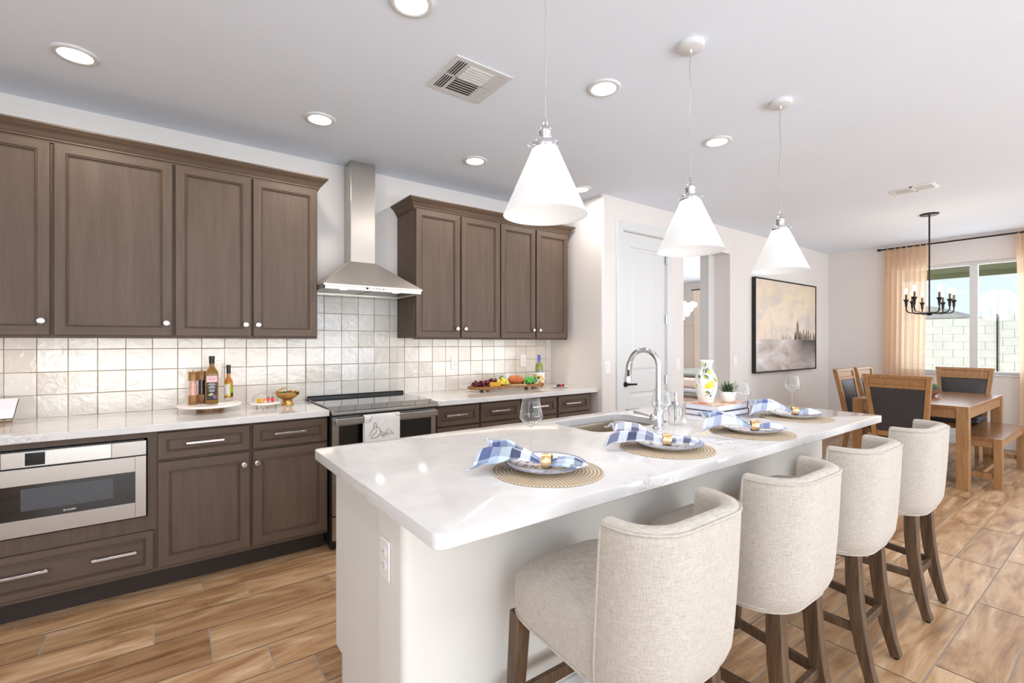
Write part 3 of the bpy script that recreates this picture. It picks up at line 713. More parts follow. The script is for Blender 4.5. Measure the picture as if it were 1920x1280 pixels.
MB().tube([(e2[0] - .016, e2[1] - .008, e2[2] - .025), (e2[0] - .018, e2[1] - .009, e2[2] - .06)], [.006, .007], 10).build('button', M['black'], sh)
m = MB(); m.sph((fx - .02, fy + .012, .968), .022); m.tube([(fx, fy, .968), (fx - .02, fy + .012, .968)], .016, 14)
m.tube([(fx - .02, fy + .014, .972), (fx - .035, fy + .075, .982), (fx - .042, fy + .12, .986)], [.007, .006, .0075], 12); m.build('lever', M['chrome'], fc)
# soap dispenser
sx, sy_ = 2.196, 1.512
sd = thing('soap_dispenser', 'clear glass soap dispenser with chrome pump behind the faucet', 'soap dispenser', (sx, sy_, .914))
MB().lathe([(.0, .915), (.036, .915), (.037, .92), (.037, 1.005), (.034, 1.012), (.018, 1.016), (.016, 1.022), (.015, 1.022), (.016, 1.014), (.033, 1.009), (.035, 1.003), (.035, .922), (.0, .921)], sx, sy_).build('bottle', M['glass'], sd)
m = MB(); m.lathe([(.0175, 1.018), (.0175, 1.036), (.008, 1.040), (.006, 1.068), (.008, 1.070), (.008, 1.082), (.003, 1.085)], sx, sy_, 20); m.tube([(sx, sy_, 1.077), (sx - .02, sy_ + .03, 1.078), (sx - .026, sy_ + .04, 1.070)], .0045, 10); m.cyl((sx, sy_, .925), (sx, sy_, 1.02), .008, n=14); m.build('pump', M['chrome'], sd)

# ------------------------------------------------------------------ counter stools
def make_stool():
    t = thing('counter_stool', '', 'stool', (0, 0, 0), 'linen counter stools along the island', local=True)
    # seat cushion
    def plan(sc, front=0.0, n=44):
        P = []
        for j in range(n):
            a = 2 * PI * j / n; c, s_ = math.cos(a), math.sin(a)
            e = 2 / 5.0
            px_ = .218 * math.copysign(abs(c) ** e, c); py_ = .245 * math.copysign(abs(s_) ** e, s_) + .035
            if py_ > 0.035: px_ *= 1 + .04 * (py_ - .035) / .245; py_ += .012 * (1 - (px_ / .23) ** 2)
            P.append((px_ * sc, (py_ - .035) * sc + .035))
        return P
    rings = []
    for sc, z in ((.90, .512), (.985, .516), (.995, .53), (1.0, .56), (1.0, .61), (.99, .638), (.955, .655), (.86, .672), (.7, .685), (.5, .693), (.25, .697), (.03, .698)):
        rings.append([(a, b, z + (0.030 * max(0, (b + .05) / .33) if z < .54 else 0)) for a, b in plan(sc)])
    m = MB().loft(rings); m.build('seat', M['linen'], t, ang=60)
    b = len(rings[0]); m = MB()
    m.tube([(p[0] * 1.008, p[1] * 1.0, p[2]) for p in rings[1]] + [tuple(rings[1][0])], .0035, 6); m.build('piping', M['linen'], t)
    # wrap-round back: U shaped path in plan, wings forward
    def upath(hw, yr, yf, r, n=11):
        P = [(-hw, yf)]
        for i in range(1, 4): P.append((-hw, yf + (yr + r - yf) * i / 4))
        for i in range(n):
            a = PI + PI / 2 * i / (n - 1); P.append((-hw + r + r * math.cos(a), yr + r + r * math.sin(a)))
        for i in range(1, 5): P.append((-hw + r + (2 * hw - 2 * r) * i / 5, yr))
        for i in range(n):
            a = 1.5 * PI + PI / 2 * i / (n - 1); P.append((hw - r + r * math.cos(a), yr + r + r * math.sin(a)))
        for i in range(2, -1, -1): P.append((hw, yf + (yr + r - yf) * i / 4 if i else yf))
        return P
    def norm2(P):
        Nn = []
        for i in range(len(P)):
            a = P[max(i - 1, 0)]; c = P[min(i + 1, len(P) - 1)]; tx, ty = c[0] - a[0], c[1] - a[1]; L = math.hypot(tx, ty); Nn.append((-ty / L, tx / L))
        return Nn
    def outer(z):
        f = (z - .50) / .43
        f2 = max(0, f); bulge = .010 * math.sin(PI * min(1, f2)) 
        tuck = .026 * max(0, (1 - f2 * 5.5)) ** 2
        return upath(.220 + .003 * f2 - tuck * .6, -.258 - .024 * f2 ** 1.2 - bulge * .5 + tuck, -.098 - .030 * f2, .138 - .008 * f2)
    th = .052
    zs = [.502, .512, .53, .56, .62, .70, .78, .85, .895, .912]
    prof = [('o', z, 0) for z in zs]
    prof += [('t', .924, .006), ('t', .930, .016), ('t', .932, .028), ('t', .929, .040), ('t', .920, .050)]
    prof += [('i', z, th) for z in (.905, .86, .80, .72, .66)]
    rings = []
    for kind, z, off in prof:
        P = outer(min(z, .912)); Nn = norm2(P); sg = 1
        rings.append([(p[0] + q[0] * off * sg, p[1] + q[1] * off * sg, z) for p, q in zip(P, Nn)])
    # rings run bottom-outer -> top -> inner; make each station closed loop
    st = [[rings[k_][j] for k_ in range(len(rings))] for j in range(len(rings[0]))]
    cy = st[0]
    def shrink(loop, f, fwd):
        cx_ = sum(p[0] for p in loop) / len(loop)
        return [(cx_ + (p[0] - cx_) * f, p[1] + fwd, p[2] + (0 if p[2] < .8 else -(1 - f) * .02)) for p in loop]
    st = [shrink(st[0], .55, .012), shrink(st[0], .86, .009)] + st + [shrink(st[-1], .86, .009), shrink(st[-1], .55, .012)]
    m = MB().loft(st); bk = m.build('backrest', M['linen'], t, ang=70)
    P = outer(.912); Nn = norm2(P)
    path = [(p[0] - q[0] * -.0005, p[1] + q[1] * .0005, .919) for p, q in zip(P, Nn)]
    lo = [(outer(z)[0][0] - .001, outer(z)[0][1] + .0035, z) for z in zs]; hi = [(outer(z)[-1][0] + .001, outer(z)[-1][1] + .0035, z) for z in zs]
    m = MB(); m.tube(lo + path + hi[::-1], .0036, 6); m.build('piping', M['linen'], bk)
    P = outer(.503); m = MB(); m.tube([(a, b_, .503) for a, b_ in P], .0035, 6); m.build('piping', M['linen'], bk)
    # legs
    for sx_ in (-1, 1):
        m = MB(); x0 = sx_ * .180
        m.tube([(x0, .245, .53), (x0 + sx_ * .008, .262, .25), (x0 + sx_ * .012, .272, .012)], [(.024, .024), (.021, .021), (.016, .016)], sq=True, up=(1, 0, 0)); m.mat(1).cyl((x0 + sx_ * .012, .272, 0), (x0 + sx_ * .012, .272, .012), .011, n=12)
        m.build('leg', [M['stoolwood'], M['black']], t, bevel=.002)
        x1 = sx_ * .130; pth = []
        for i in range(9):
            f = i / 8; z = .53 + (.012 - .53) * f
            pth.append((x1 + sx_ * .014 * f, -.184 - .068 * f ** 2.3, z))
        m = MB(); m.tube(pth, [(.022, .026 - .008 * abs(i / 8 - .3)) if i < 7 else (.019, .0185) for i in range(9)], sq=True, up=(1, 0, 0)); m.mat(1).cyl((pth[-1][0], pth[-1][1], 0), (pth[-1][0], pth[-1][1], .012), .010, n=12)
        m.build('leg', [M['stoolwood'], M['black']], t, bevel=.003)
        m = MB(); m.tube([(sx_ * .188, .262, .222), (sx_ * .139, -.198, .205)], [(.0165, .010)] * 2, sq=True, up=(0, 0, 1)); m.build('stretcher', M['stoolwood'], t, bevel=.002)
    MB().tube([(-.185, .262, .262), (.185, .262, .262)], [(.019, .010)] * 2, sq=True, up=(0, 0, 1)).build('footrest', M['stoolwood'], t, bevel=.002)
    MB().tube([(-.138, -.200, .205), (.138, -.200, .205)], [(.017, .010)] * 2, sq=True, up=(0, 0, 1)).build('stretcher', M['stoolwood'], t, bevel=.002)
    return t
st0 = make_stool()
SL = ['oatmeal linen counter stool nearest the camera, at the near end of the island', 'oatmeal linen counter stool, second from the near end of the island',
      'oatmeal linen counter stool, third from the near end of the island', 'oatmeal linen counter stool at the far end of the island, by the dining table']
for i, (x_, y_) in enumerate(((1.060, .905), (1.705, .90), (2.375, .905), (3.115, .90))):
    place(st0 if i == 0 else copy_tree(st0), (x_, y_, 0), 0, SL[i])

# ------------------------------------------------------------------ place settings
x = N('woven_seagrass'); tcn = x.n('TexCoord'); sp_ = x.n('SeparateXYZ'); x.l(tcn.outputs['Object'], sp_.inputs[0])
r_ = x.math('SQRT', x.math('ADD', x.math('MULTIPLY', sp_.outputs[0], sp_.outputs[0]), x.math('MULTIPLY', sp_.outputs[1], sp_.outputs[1])))
an = x.math('ARCTAN2', sp_.outputs[1], sp_.outputs[0])
rows = x.math('MULTIPLY', r_, 78.0); fr = x.math('FRACT', rows); fl = x.math('FLOOR', rows)
ang = x.math('ADD', x.math('MULTIPLY', an, x.math('MULTIPLY', fl, 7.0)), fl)
sn = x.math('SINE', ang)
ridge = x.math('MULTIPLY', x.math('SINE', x.math('MULTIPLY', fr, PI)), x.math('ADD', x.math('MULTIPLY', sn, .35), .65))
c = x.ramp(ridge, [(.03, lin((128, 110, 90))), (.35, lin((178, 162, 140))), (.85, lin((216, 206, 190)))])
tnt = x.ramp(x.noise(tcn.outputs['Object'], 9, 2), [(.4, (1, .93, .84)), (.65, (1, 1, 1))])
x.base(x.mix(1.0, c, tnt, 'MULTIPLY')); x.set(Roughness=.75); x.bump(ridge, .6, .004); M['weave'] = x.m
x = N('painted_plate'); tcn = x.n('TexCoord'); sp_ = x.n('SeparateXYZ'); x.l(tcn.outputs['Object'], sp_.inputs[0])
r_ = x.math('SQRT', x.math('ADD', x.math('MULTIPLY', sp_.outputs[0], sp_.outputs[0]), x.math('MULTIPLY', sp_.outputs[1], sp_.outputs[1])))
body = x.ramp(x.math('MULTIPLY', r_, 5.0), [(0, lin((236, 234, 230))), (.49, lin((236, 234, 230))), (.5, lin((60, 90, 170))), (.515, lin((236, 234, 230))), (.66, lin((236, 234, 230))), (.672, lin((64, 92, 172))), (.69, lin((64, 92, 172))), (.71, lin((236, 234, 230)))])
vn = x.n('TexVoronoi', Scale=42.0); x.l(tcn.outputs['Object'], vn.inputs['Vector'])
spot = x.ramp(vn.outputs['Distance'], [(.28, (1, 1, 1)), (.34, (0, 0, 0))])
inner = x.ramp(x.math('MULTIPLY', r_, 5.0), [(0, (1, 1, 1)), (.40, (1, 1, 1)), (.42, (0, 0, 0)), (.54, (0, 0, 0)), (.56, (.8, .8, .8)), (.61, (.8, .8, .8)), (.63, (0, 0, 0))])
hue = x.ramp(vn.outputs['Color'], [(0, lin((40, 62, 140))), (.42, lin((190, 60, 30))), (.55, lin((222, 160, 40))), (.7, lin((60, 120, 70))), (1, lin((44, 66, 150)))])
gm = x.n('NewGeometry'); gz = x.n('SeparateXYZ'); x.l(gm.outputs['Normal'], gz.inputs[0]); up_ = x.math('GREATER_THAN', gz.outputs[2], .1)
x.base(x.mix(up_, lin((238, 236, 232)) + (1,), x.mix(x.math('MULTIPLY', spot, inner), body, hue))); x.set(Roughness=.12, Coat_Weight=.4); M['plate'] = x.m
def napkin_mat(name, cols):
    x = N(name); u = x.n('UVMap'); s2 = x.n('SeparateXYZ'); x.l(u.outputs[0], s2.inputs[0])
    st_ = [(i / 7, lin(c)) for i, c in enumerate(cols)]
    def stripes(sock, k, off):
        f = x.math('FRACT', x.math('ADD', x.math('MULTIPLY', sock, k), off)); r = x.n('ValToRGB'); r.color_ramp.interpolation = 'CONSTANT'; e = r.color_ramp.elements
        e[0].position = 0; e[0].color = st_[0][1] + (1,); e[1].position = st_[1][0]; e[1].color = st_[1][1] + (1,)
        for p, c in st_[2:]: q = e.new(p); q.color = c + (1,)
        x.l(f, r.inputs[0]); return r.outputs[0]
    x.base(x.mix(.36, stripes(s2.outputs[0], 1.7, .1), stripes(s2.outputs[1], 1.5, .4))); x.set(Roughness=.9, Sheen_Weight=.2)
    x.bump(x.noise(x.co((1, 1, 1)), 700, 1), .15, .001); return x.m
W_, L_, B_, G_, D_ = (224, 228, 238), (160, 174, 202), (92, 106, 150), (122, 126, 148), (66, 72, 100)
NM = [napkin_mat('plaid_napkin_blue', [W_, B_, L_, (196, 214, 222), D_, W_, B_]), napkin_mat('plaid_napkin_grey', [W_, G_, W_, D_, (206, 208, 220), G_, W_]), napkin_mat('plaid_napkin_light', [W_, L_, B_, W_, W_, L_, B_])]
def bez(p, t):
    p = [Vector(q) for q in p]
    while len(p) > 1: p = [a.lerp(b, t) for a, b in zip(p, p[1:])]
    return p[0]
def napkin(kind, seed, parent_loc, rz, label, spread=1.0):
    """cloth drawn through a ring: a flaring pleated tail and a narrower one"""
    rnd = random.Random(seed); ph = [rnd.uniform(0, 6.28) for _ in range(8)]
    def surf(t, s):                      # t along 0..1 (ring at .60), s across -1..1
        L = (t - .60); sg = 1 if s > 0 else -1; e = abs(s)
        if L < 0:
            a = -L / .60; x_ = -a * .205 * (1 + .26 * e ** 1.6 * a)
            wd_ = .014 + .100 * a ** 1.2 * spread; amp = .006 + .034 * a ** .9
            ridge = .5 + .5 * math.cos(s * 3.1 * PI + ph[1] + 1.1 * a + .5 * math.sin(5 * a + ph[4]))
            z_ = .008 + .050 * math.sin(PI * min(1, a * .80)) * (1 - .55 * s * s) + amp * ridge * (1 - .45 * e)
            z_ += .006 * a * math.sin(8 * s + 7 * a + ph[7]) * math.sin(11 * a + ph[3])
            if a > .45: z_ += (a - .45) / .55 * (.026 * max(0, s) ** 2 - .030 * max(0, -s) ** 2)
            y_ = s * wd_ + .016 * a * math.sin(s * 6 + ph[2]) * (1 - e) + .012 * a * math.sin(9 * a + ph[5]) + .02 * a * a
            lo = .004 + .019 * min(1, a * 1.7) if a < .86 else .023 - (a - .86) / .14 * .022
        else:
            a = L / .40; x_ = a * .138 * (1 - .22 * e * e * a)
            wd_ = .013 + .036 * math.sin(PI * min(1, a * .70 + .05)); ridge = .5 + .5 * math.cos(s * 2.3 * PI + ph[6])
            z_ = .008 + .020 * math.sin(PI * (a * .8 + .1)) * (1 - s * s) + (.008 + .010 * math.sin(PI * a)) * ridge
            y_ = s * wd_ + .006 * a * math.sin(s * 5 + ph[3]); lo = .004 + .017 * a
        return Vector((x_, y_, max(lo, z_)))
    m = MB(); nu, nv = 54, 40
    m.sheet(lambda u, v: surf(u, v * 2 - 1), nu, nv)
    # under layer: second flap offset beneath, other direction
    o = m.build('napkin', NM[kind], solid=.0018, ang=180)
    uv = o.data.uv_layers.new(name='UVMap')
    for p in o.data.polygons:
        for li in p.loop_indices:
            vi = o.data.loops[li].vertex_index
            i = vi // (nv + 1); j = vi % (nv + 1); uv.data[li].uv = (i / nu * 1.0, j / nv * .75)
    o.location = parent_loc; o.rotation_euler = (0, 0, rz)
    return tag(o, label, 'napkin', 'checked napkins on the island plates')
def mat_plate(i, cx, cy, ordn, px_, py_):
    m = MB(); m.lathe([(.186, 0), (.1895, .0015), (.186, .0038), (.0, .0045)], n=96)
    o = m.build('placemat', M['weave'], ang=60); o.location = (cx, cy, .9142); tag(o, 'round woven seagrass placemat, ' + ordn, 'placemat', 'placemats on the island')
    m = MB(); m.lathe([(.0, .002), (.075, .002), (.078, 0), (.082, 0), (.085, .003), (.112, .010), (.1365, .0205), (.139, .0225), (.1375, .0240), (.134, .0232), (.110, .0140), (.088, .0078), (.0, .0062)], n=72)
    o = m.build('dinner_plate', M['plate'], ang=60); o.location = (px_, py_, .9188); tag(o, 'white painted plate with blue rim, ' + ordn, 'plate', 'plates on the island')
ORDN = ['at the setting nearest the camera', 'at the second setting from the camera', 'at the third setting from the camera', 'at the farthest setting from the camera']
SET = [(1.050, 1.222, 1.056, 1.240), (1.670, 1.192, 1.685, 1.195), (2.285, 1.152, 2.300, 1.165), (2.950, 1.232, 2.955, 1.245)]
RZ = [math.radians(-48), math.radians(-50), math.radians(-52), math.radians(-54)]
RING = [(1.035, 1.207), (1.655, 1.180), (2.268, 1.130), (2.950, 1.237)]
for i in range(4):
    mat_plate(i, SET[i][0], SET[i][1], ORDN[i], SET[i][2], SET[i][3])
    napkin([0, 1, 2, 2][i], 3 + i * 5, (RING[i][0], RING[i][1], .9262), RZ[i], ['blue and aqua', 'grey and white', 'blue and white', 'pale blue'][i] + ' checked napkin folded on the plate ' + ORDN[i], [1, 1.05, 1, .85][i])
    m = MB(); n_ = 28; prof = [(.0245, -.0165), (.0262, -.008), (.0268, 0), (.0262, .008), (.0245, .0165), (.0232, .0165), (.0248, 0), (.0232, -.0165)]
    m.loft([[(x_, r * math.cos(2 * PI * j / n_), r * math.sin(2 * PI * j / n_)) for j in range(n_)] for r, x_ in prof + [prof[0]]], cap=False)
    o = m.build('napkin_ring', M['gold'], ang=60); o.location = (RING[i][0], RING[i][1], .9262 + .0275); o.rotation_euler = (0, 0, RZ[i])
    tag(o, 'gold napkin ring ' + ORDN[i], 'napkin ring', 'napkin rings on the island')
# stemless-bowl wine glasses
gl = thing('wine_glass', '', 'wine glass', (0, 0, 0), 'empty wine glasses on the island', local=True)
MB().lathe([(.0, .112), (.010, .114), (.026, .126), (.040, .142), (.0455, .152), (.0455, .158), (.041, .178), (.0345, .210), (.0325, .2235), (.0320, .2240), (.0315, .2235), (.0337, .210), (.0401, .178), (.0444, .158), (.0444, .153), (.039, .1435), (.025, .1275), (.008, .1165), (.0, .115)], n=48, cap=False).build('bowl', M['glass'], gl, ang=60)
MB().lathe([(.0, .113), (.006, .112), (.0042, .104), (.0036, .080), (.0036, .03), (.0045, .012), (.010, .006), (.0, .004)], n=20, cap=False).build('stem', M['glass'], gl, ang=60)
MB().lathe([(.0, .006), (.010, .0055), (.036, .0018), (.037, .001), (.036, 0), (.0, 0)], n=40, cap=False).build('foot', M['glass'], gl, ang=60)
GP = [(1.128, 1.408), (1.828, 1.330), (2.536, 1.335), (3.262, 1.384)]
for i, p in enumerate(GP): place(gl if i == 0 else copy_tree(gl), (p[0], p[1], .9145), 0, 'empty clear wine glass ' + ORDN[i])
# ------------------------------------------------------------------ books, vase and plant on the island
M['page'] = simple('book_pages', (232, 234, 244), .8); M['cover'] = simple('navy_book_cover', (58, 56, 84), .5); M['cover2'] = simple('pale_book_cover', (214, 210, 216), .5)
x = N('printed_book_cover'); f = x.noise(x.co(), 14, 3, .6, 1.2); x.base(x.ramp(f, [(.35, lin((236, 226, 212))), (.5, lin((224, 186, 150))), (.6, lin((196, 92, 44))), (.7, lin((236, 222, 205)))])); x.set(Roughness=.3); M['covertop'] = x.m
def book(label, x0, x1, y0, y1, z0, z1, top, cov, group='stacked books on the island'):
    t = thing('book', label, 'book', ((x0 + x1) / 2, (y0 + y1) / 2, z0), group)
    MB().box(x0 + .004, x1 - .004, y0 + .004, y1 - .003, z0 + .0025, z1 - .0025).build('pages', M['page'], t, smooth=False)
    m = MB(); m.mat(0).box(x0, x1, y0, y1, z1 - .0025, z1); m.mat(1).box(x0, x1, y0, y1, z0, z0 + .0025); m.box(x1 - .004, x1, y0, y1, z0 + .0025, z1 - .0025)
    m.build('cover', [M[top], M[cov]], t, bevel=.0008); return t
book('large book with dark cover edge, bottom of the stack under the vase', 2.57, 2.90, 1.478, 1.70, .9142, .946, 'cover', 'cover')
book('large book with orange and cream printed cover, top of the stack under the vase', 2.575, 2.91, 1.490, 1.705, .9463, .981, 'covertop', 'cover')
vx, vy, vz = 2.675, 1.628, .9812
vs_ = thing('vase', 'white vase painted with yellow lemons and green leaves, standing on the books', 'vase', (vx, vy, vz))
VP = [(.0, .0), (.040, .0), (.0435, .003), (.044, .010), (.0475, .030), (.057, .060), (.0645, .095), (.0665, .120), (.064, .145), (.055, .172), (.042, .193), (.0335, .206), (.0315, .216), (.0335, .228), (.040, .245), (.0455, .2555), (.0460, .258), (.0440, .259), (.040, .254), (.032, .236), (.029, .216), (.029, .200), (.0, .195)]
M['ceramic'] = simple('white_glazed_ceramic', (240, 238, 234), .12, 0, Coat_Weight=.5)
MB().lathe([(r, vz + z) for r, z in VP], vx, vy, 64).build('body', M['ceramic'], vs_, ang=60)
def vr(z):
    P = VP[1:17]
    for (r0, z0), (r1, z1) in zip(P, P[1:]):
        if z0 <= z <= z1: return r0 + (r1 - r0) * (z - z0) / max(z1 - z0, 1e-6)
    return .04
VC = math.atan2(-vy, -vx)      # side of the vase towards the camera
def vpt(s, z, off=.0006):      # s metres around to the right as seen, z height
    r = vr(z) + off; a = VC + s / .060
    return (vx + r * math.cos(a), vy + r * math.sin(a), vz + z)
M['lemon'] = simple('painted_lemon_yellow', (226, 208, 64), .25); M['leafy'] = simple('painted_leaf_yellow', (206, 190, 60), .3); M['leafg'] = simple('painted_leaf_teal', (20, 116, 104), .3); M['ink2'] = simple('painted_dark_outline', (34, 40, 48), .3)
def vpatch(name, cs, cz, ang_, a, b, mats, leaf=True, outline=True, parent=vs_):
    n = 22; ca, sa = math.cos(ang_), math.sin(ang_)
    def P(k, f, off):
        t = 2 * PI * k / n; u = a * math.cos(t); v = b * math.sin(t)
        if leaf: v *= (1 - abs(math.cos(t)) ** 3)
        u, v = u * f, v * f
        return vpt(cs + u * ca - v * sa, cz + u * sa + v * ca, off)
    m = MB(); rings = [[P(k, f, .0007) for k in range(n)] for f in (.02, .35, .7, 1)]
    half = len(mats) > 1
    m.loft(rings, cap=False)
    if half:
        for i in range(len(m.f)): m.m[i] = 1 if (i % n) < n // 2 else 0
    o = m.build(name, mats, parent, smooth=False)
    if outline: MB().tube([P(k, 1, .0008) for k in range(n + 1)], .0007, 5).build('outline', M['ink2'], o)
    return o
Y_, Gn = M['leafy'], M['leafg']
for s_, z_, a_, l_, w_, mm in ((-.026, .232, 2.1, .014, .006, [M['lemon']]), (-.006, .232, 1.2, .015, .0065, [Y_, Gn]), (-.022, .198, 1.5, .012, .006, [Y_, Gn]), (.0, .197, 1.25, .015, .006, [Gn]), (.020, .203, -.3, .014, .006, [Y_, Gn]),
                        (.022, .186, -.35, .016, .0095, [M['lemon']]), (.0, .160, -.7, .018, .010, [Y_, Gn]), (-.044, .160, -.9, .014, .008, [Y_, Gn]), (.052, .143, -1.0, .016, .006, [Y_, Gn]), (.012, .110, .9, .024, .016, [M['lemon']]), (.030, .118, 1.3, .025, .015, [M['lemon']]),
                        (.010, .066, -.35, .016, .008, [Y_, Gn]), (.030, .046, .9, .009, .006, [Y_, Gn]), (-.058, .105, 1.4, .014, .006, [M['lemon']]), (.072, .150, 1.4, .022, .008, [M['lemon']])):
    if abs(s_) < .075: vpatch('painted_fruit' if len(mm) == 1 and mm[0] is M['lemon'] else 'painted_leaf', s_, z_, a_, l_, w_, mm, leaf=not (mm[0] is M['lemon']), outline=not (mm[0] is M['lemon']))
m = MB()
for q in ([(-.030, .118), (-.040, .140), (-.030, .166), (-.018, .176), (.0, .184), (.02, .195)], [(-.018, .176), (-.008, .200), (-.010, .222)], [(-.010, .046), (.012, .052), (.034, .066), (.050, .10), (.052, .135)], [(.012, .206), (.014, .225), (.028, .242)]):
    m.tube([vpt(a, b, .001) for a, b in q], .0009, 5)
m.build('painted_stem', M['ink2'], vs_)
# succulent in white pot
px_, py_, pz_ = 2.805, 1.560, .9812
pt = thing('potted_succulent', 'spiky green and purple succulent in small white round pot on the books', 'potted plant', (px_, py_, pz_))
MB().lathe([(.0, 0 + pz_), (.030, pz_), (.036, pz_ + .006), (.0425, pz_ + .03), (.044, pz_ + .064), (.041, pz_ + .066), (.0385, pz_ + .060), (.0, pz_ + .056)], px_, py_, 40).build('pot', M['ceramic'], pt, ang=60)
x = N('succulent_leaf'); f = x.noise(x.co(), 22, 2); x.base(x.ramp(f, [(.35, lin((44, 72, 44))), (.5, lin((86, 130, 74))), (.62, lin((70, 44, 56)))])); x.set(Roughness=.4); M['succ'] = x.m
def spike(m, c, az, el, L, w0, th=.25):
    d = Vector((math.cos(az) * math.cos(el), math.sin(az) * math.cos(el), math.sin(el))); side = Vector((-math.sin(az), math.cos(az), 0)); up = d.cross(side) * -1
    rings = []
    for f, ww in ((0, .6), (.3, 1), (.6, .8), (.85, .35), (1, .04)):
        p = Vector(c) + d * L * f + Vector((0, 0, .25 * L * f * f * (1 if el < .6 else 0)))
        rings.append([p + side * (w0 * ww * math.cos(2 * PI * j / 8)) + up * (w0 * ww * th * math.sin(2 * PI * j / 8)) for j in range(8)])
    m.loft(rings)
m = MB(); rr = random.Random(4)
for k in range(34):
    spike(m, (px_, py_, pz_ + .058), k * 2.399, .1 + 1.2 * (k / 34), rr.uniform(.058, .088), .009)
m.build('leaves', M['succ'], pt)

# ------------------------------------------------------------------ left worktop objects
TZ = .9142
M['marble'] = vary('white_marble', (236, 230, 226), .2, .03, 12); M['acacia'] = wood('acacia_wood', (96, 58, 24), (148, 98, 44), (184, 132, 66), (30, 30, 3), .35)
cx, cy = .240, 3.540
cs = thing('cake_stand', 'white marble lazy susan with round wooden foot on the left worktop', 'cake stand', (cx, cy, TZ))
m = MB(); m.mat(1).lathe([(.074, TZ), (.074, TZ + .034)], cx, cy, 40); m.build('foot', [M['marble'], M['acacia']], cs)
MB().lathe([(.168, TZ + .034), (.176, TZ + .037), (.177, TZ + .045), (.174, TZ + .049), (.0, TZ + .049)], cx, cy, 64).build('top', M['marble'], cs, ang=50)
SZ = TZ + .0493
M['pinksalt'] = vary('pink_salt', (226, 168, 150), .7, .35, 260); M['pepper'] = vary('peppercorns', (60, 26, 22), .5, .5, 300)
def mill(label, mx, my, fill, h):
    t = thing('spice_mill', label, 'spice mill', (mx, my, SZ), 'wooden spice mills on the marble stand'); r = .0245
    MB().lathe([(r, SZ), (r + .0005, SZ + .002), (r, SZ + .055), (r - .003, SZ + .056)], mx, my, 6).build('base', M['acacia'], t, bevel=.001)
    MB().lathe([(r - .0035, SZ + .056), (r - .0035, SZ + .146)], mx, my, 24).build('glass', M['glass'], t)
    MB().lathe([(r - .006, SZ + .0565), (r - .006, SZ + h)], mx, my, 20).build('filling', M[fill], t)
    MB().lathe([(r - .003, SZ + .146), (r, SZ + .147), (r, SZ + .200), (r - .002, SZ + .203)], mx, my, 6).build('head', M['acacia'], t, bevel=.001)
    MB().lathe([(.0035, SZ + .203), (.0035, SZ + .207), (.0055, SZ + .210), (.0035, SZ + .215)], mx, my, 12).build('knob', M['chrome'], t)
mill('wooden mill filled with pink salt, leftmost on the marble stand', .152, 3.545, 'pinksalt', .140); mill('wooden mill filled with dark peppercorns, beside the pink salt mill', .200, 3.60, 'pepper', .146)
x = N('olive_oil_glass'); x.set(Base_Color=lin((150, 112, 34)), Roughness=.05, Transmission_Weight=.35, Coat_Weight=.5); M['oil'] = x.m
x = N('amber_oil_glass'); x.set(Base_Color=lin((206, 130, 26)), Roughness=.05, Transmission_Weight=.3, Coat_Weight=.5); M['oil2'] = x.m
M['lbl_pink'] = simple('pink_label', (226, 184, 192), .6); M['lbl_dark'] = simple('dark_brown_label', (48, 40, 38), .6); M['lbl_y'] = simple('yellow_label', (206, 196, 96), .6); M['lbl_g'] = simple('green_label', (142, 164, 44), .6); M['lbl_w'] = simple('white_label', (226, 224, 232), .6); M['grapep'] = simple('printed_purple_grapes', (122, 92, 140), .6); M['grapeg'] = simple('printed_green_leaves', (178, 190, 120), .6)
ox, oy = .252, 3.560
ob = thing('oil_bottle', 'tall square olive oil bottle with pink and dark brown label', 'bottle', (ox, oy, SZ)); FA = math.atan2(-oy, -ox) + PI / 2   # square bottle turned towards the room
def rot2(P, cx_, cy_, a): return [(cx_ + p[0] * math.cos(a) - p[1] * math.sin(a), cy_ + p[0] * math.sin(a) + p[1] * math.cos(a)) for p in P]
def sq(h, r, z): return [(a, b, z) for a, b in rot2(rrect(-h, h, -h, h, min(r, h * .99), 4), ox, oy, FA)]
m = MB(); m.loft([sq(.032, .006, SZ), sq(.0355, .008, SZ + .004), sq(.0355, .008, SZ + .182), sq(.033, .012, SZ + .200), sq(.024, .014, SZ + .216), sq(.0155, .0145, SZ + .228), sq(.0135, .013, SZ + .240), sq(.0135, .013, SZ + .258)])
m.build('glass', M['oil'], ob, ang=60)
m = MB(); m.loft([sq(.0150, .0148, SZ + .250), sq(.0150, .0148, SZ + .276), sq(.0165, .016, SZ + .278), sq(.0165, .016, SZ + .296), sq(.015, .0148, SZ + .298)]); m.build('cap', M['black'], ob)
def face_box(t, name, mat, x0, x1, z0, z1, d=.0359, th=.0006, par=None):
    P = rot2([(x0, -d), (x1, -d), (x1, -d - th), (x0, -d - th)], ox, oy, FA); m = MB(); m.loft([[(a, b, z0) for a, b in P], [(a, b, z1) for a, b in P]]); return m.build(name, M[mat], par or t, smooth=False)
l1 = face_box(ob, 'label', 'lbl_dark', -.028, .028, SZ + .022, SZ + .132)
face_box(ob, 'label', 'lbl_pink', -.028, .028, SZ + .134, SZ + .174)
for z_, w2 in ((.124, .016), (.118, .024), (.110, .012), (.104, .017), (.098, .020), (.088, .014), (.080, .017), (.076, .012)): face_box(ob, 'printed_line', 'lbl_w', -w2, w2, SZ + z_, SZ + z_ + .0022, .0366, .0003, l1)
P0 = rot2([(0, -.0368)], ox, oy, FA)[0]; Dx = Vector((math.cos(FA), math.sin(FA), 0))
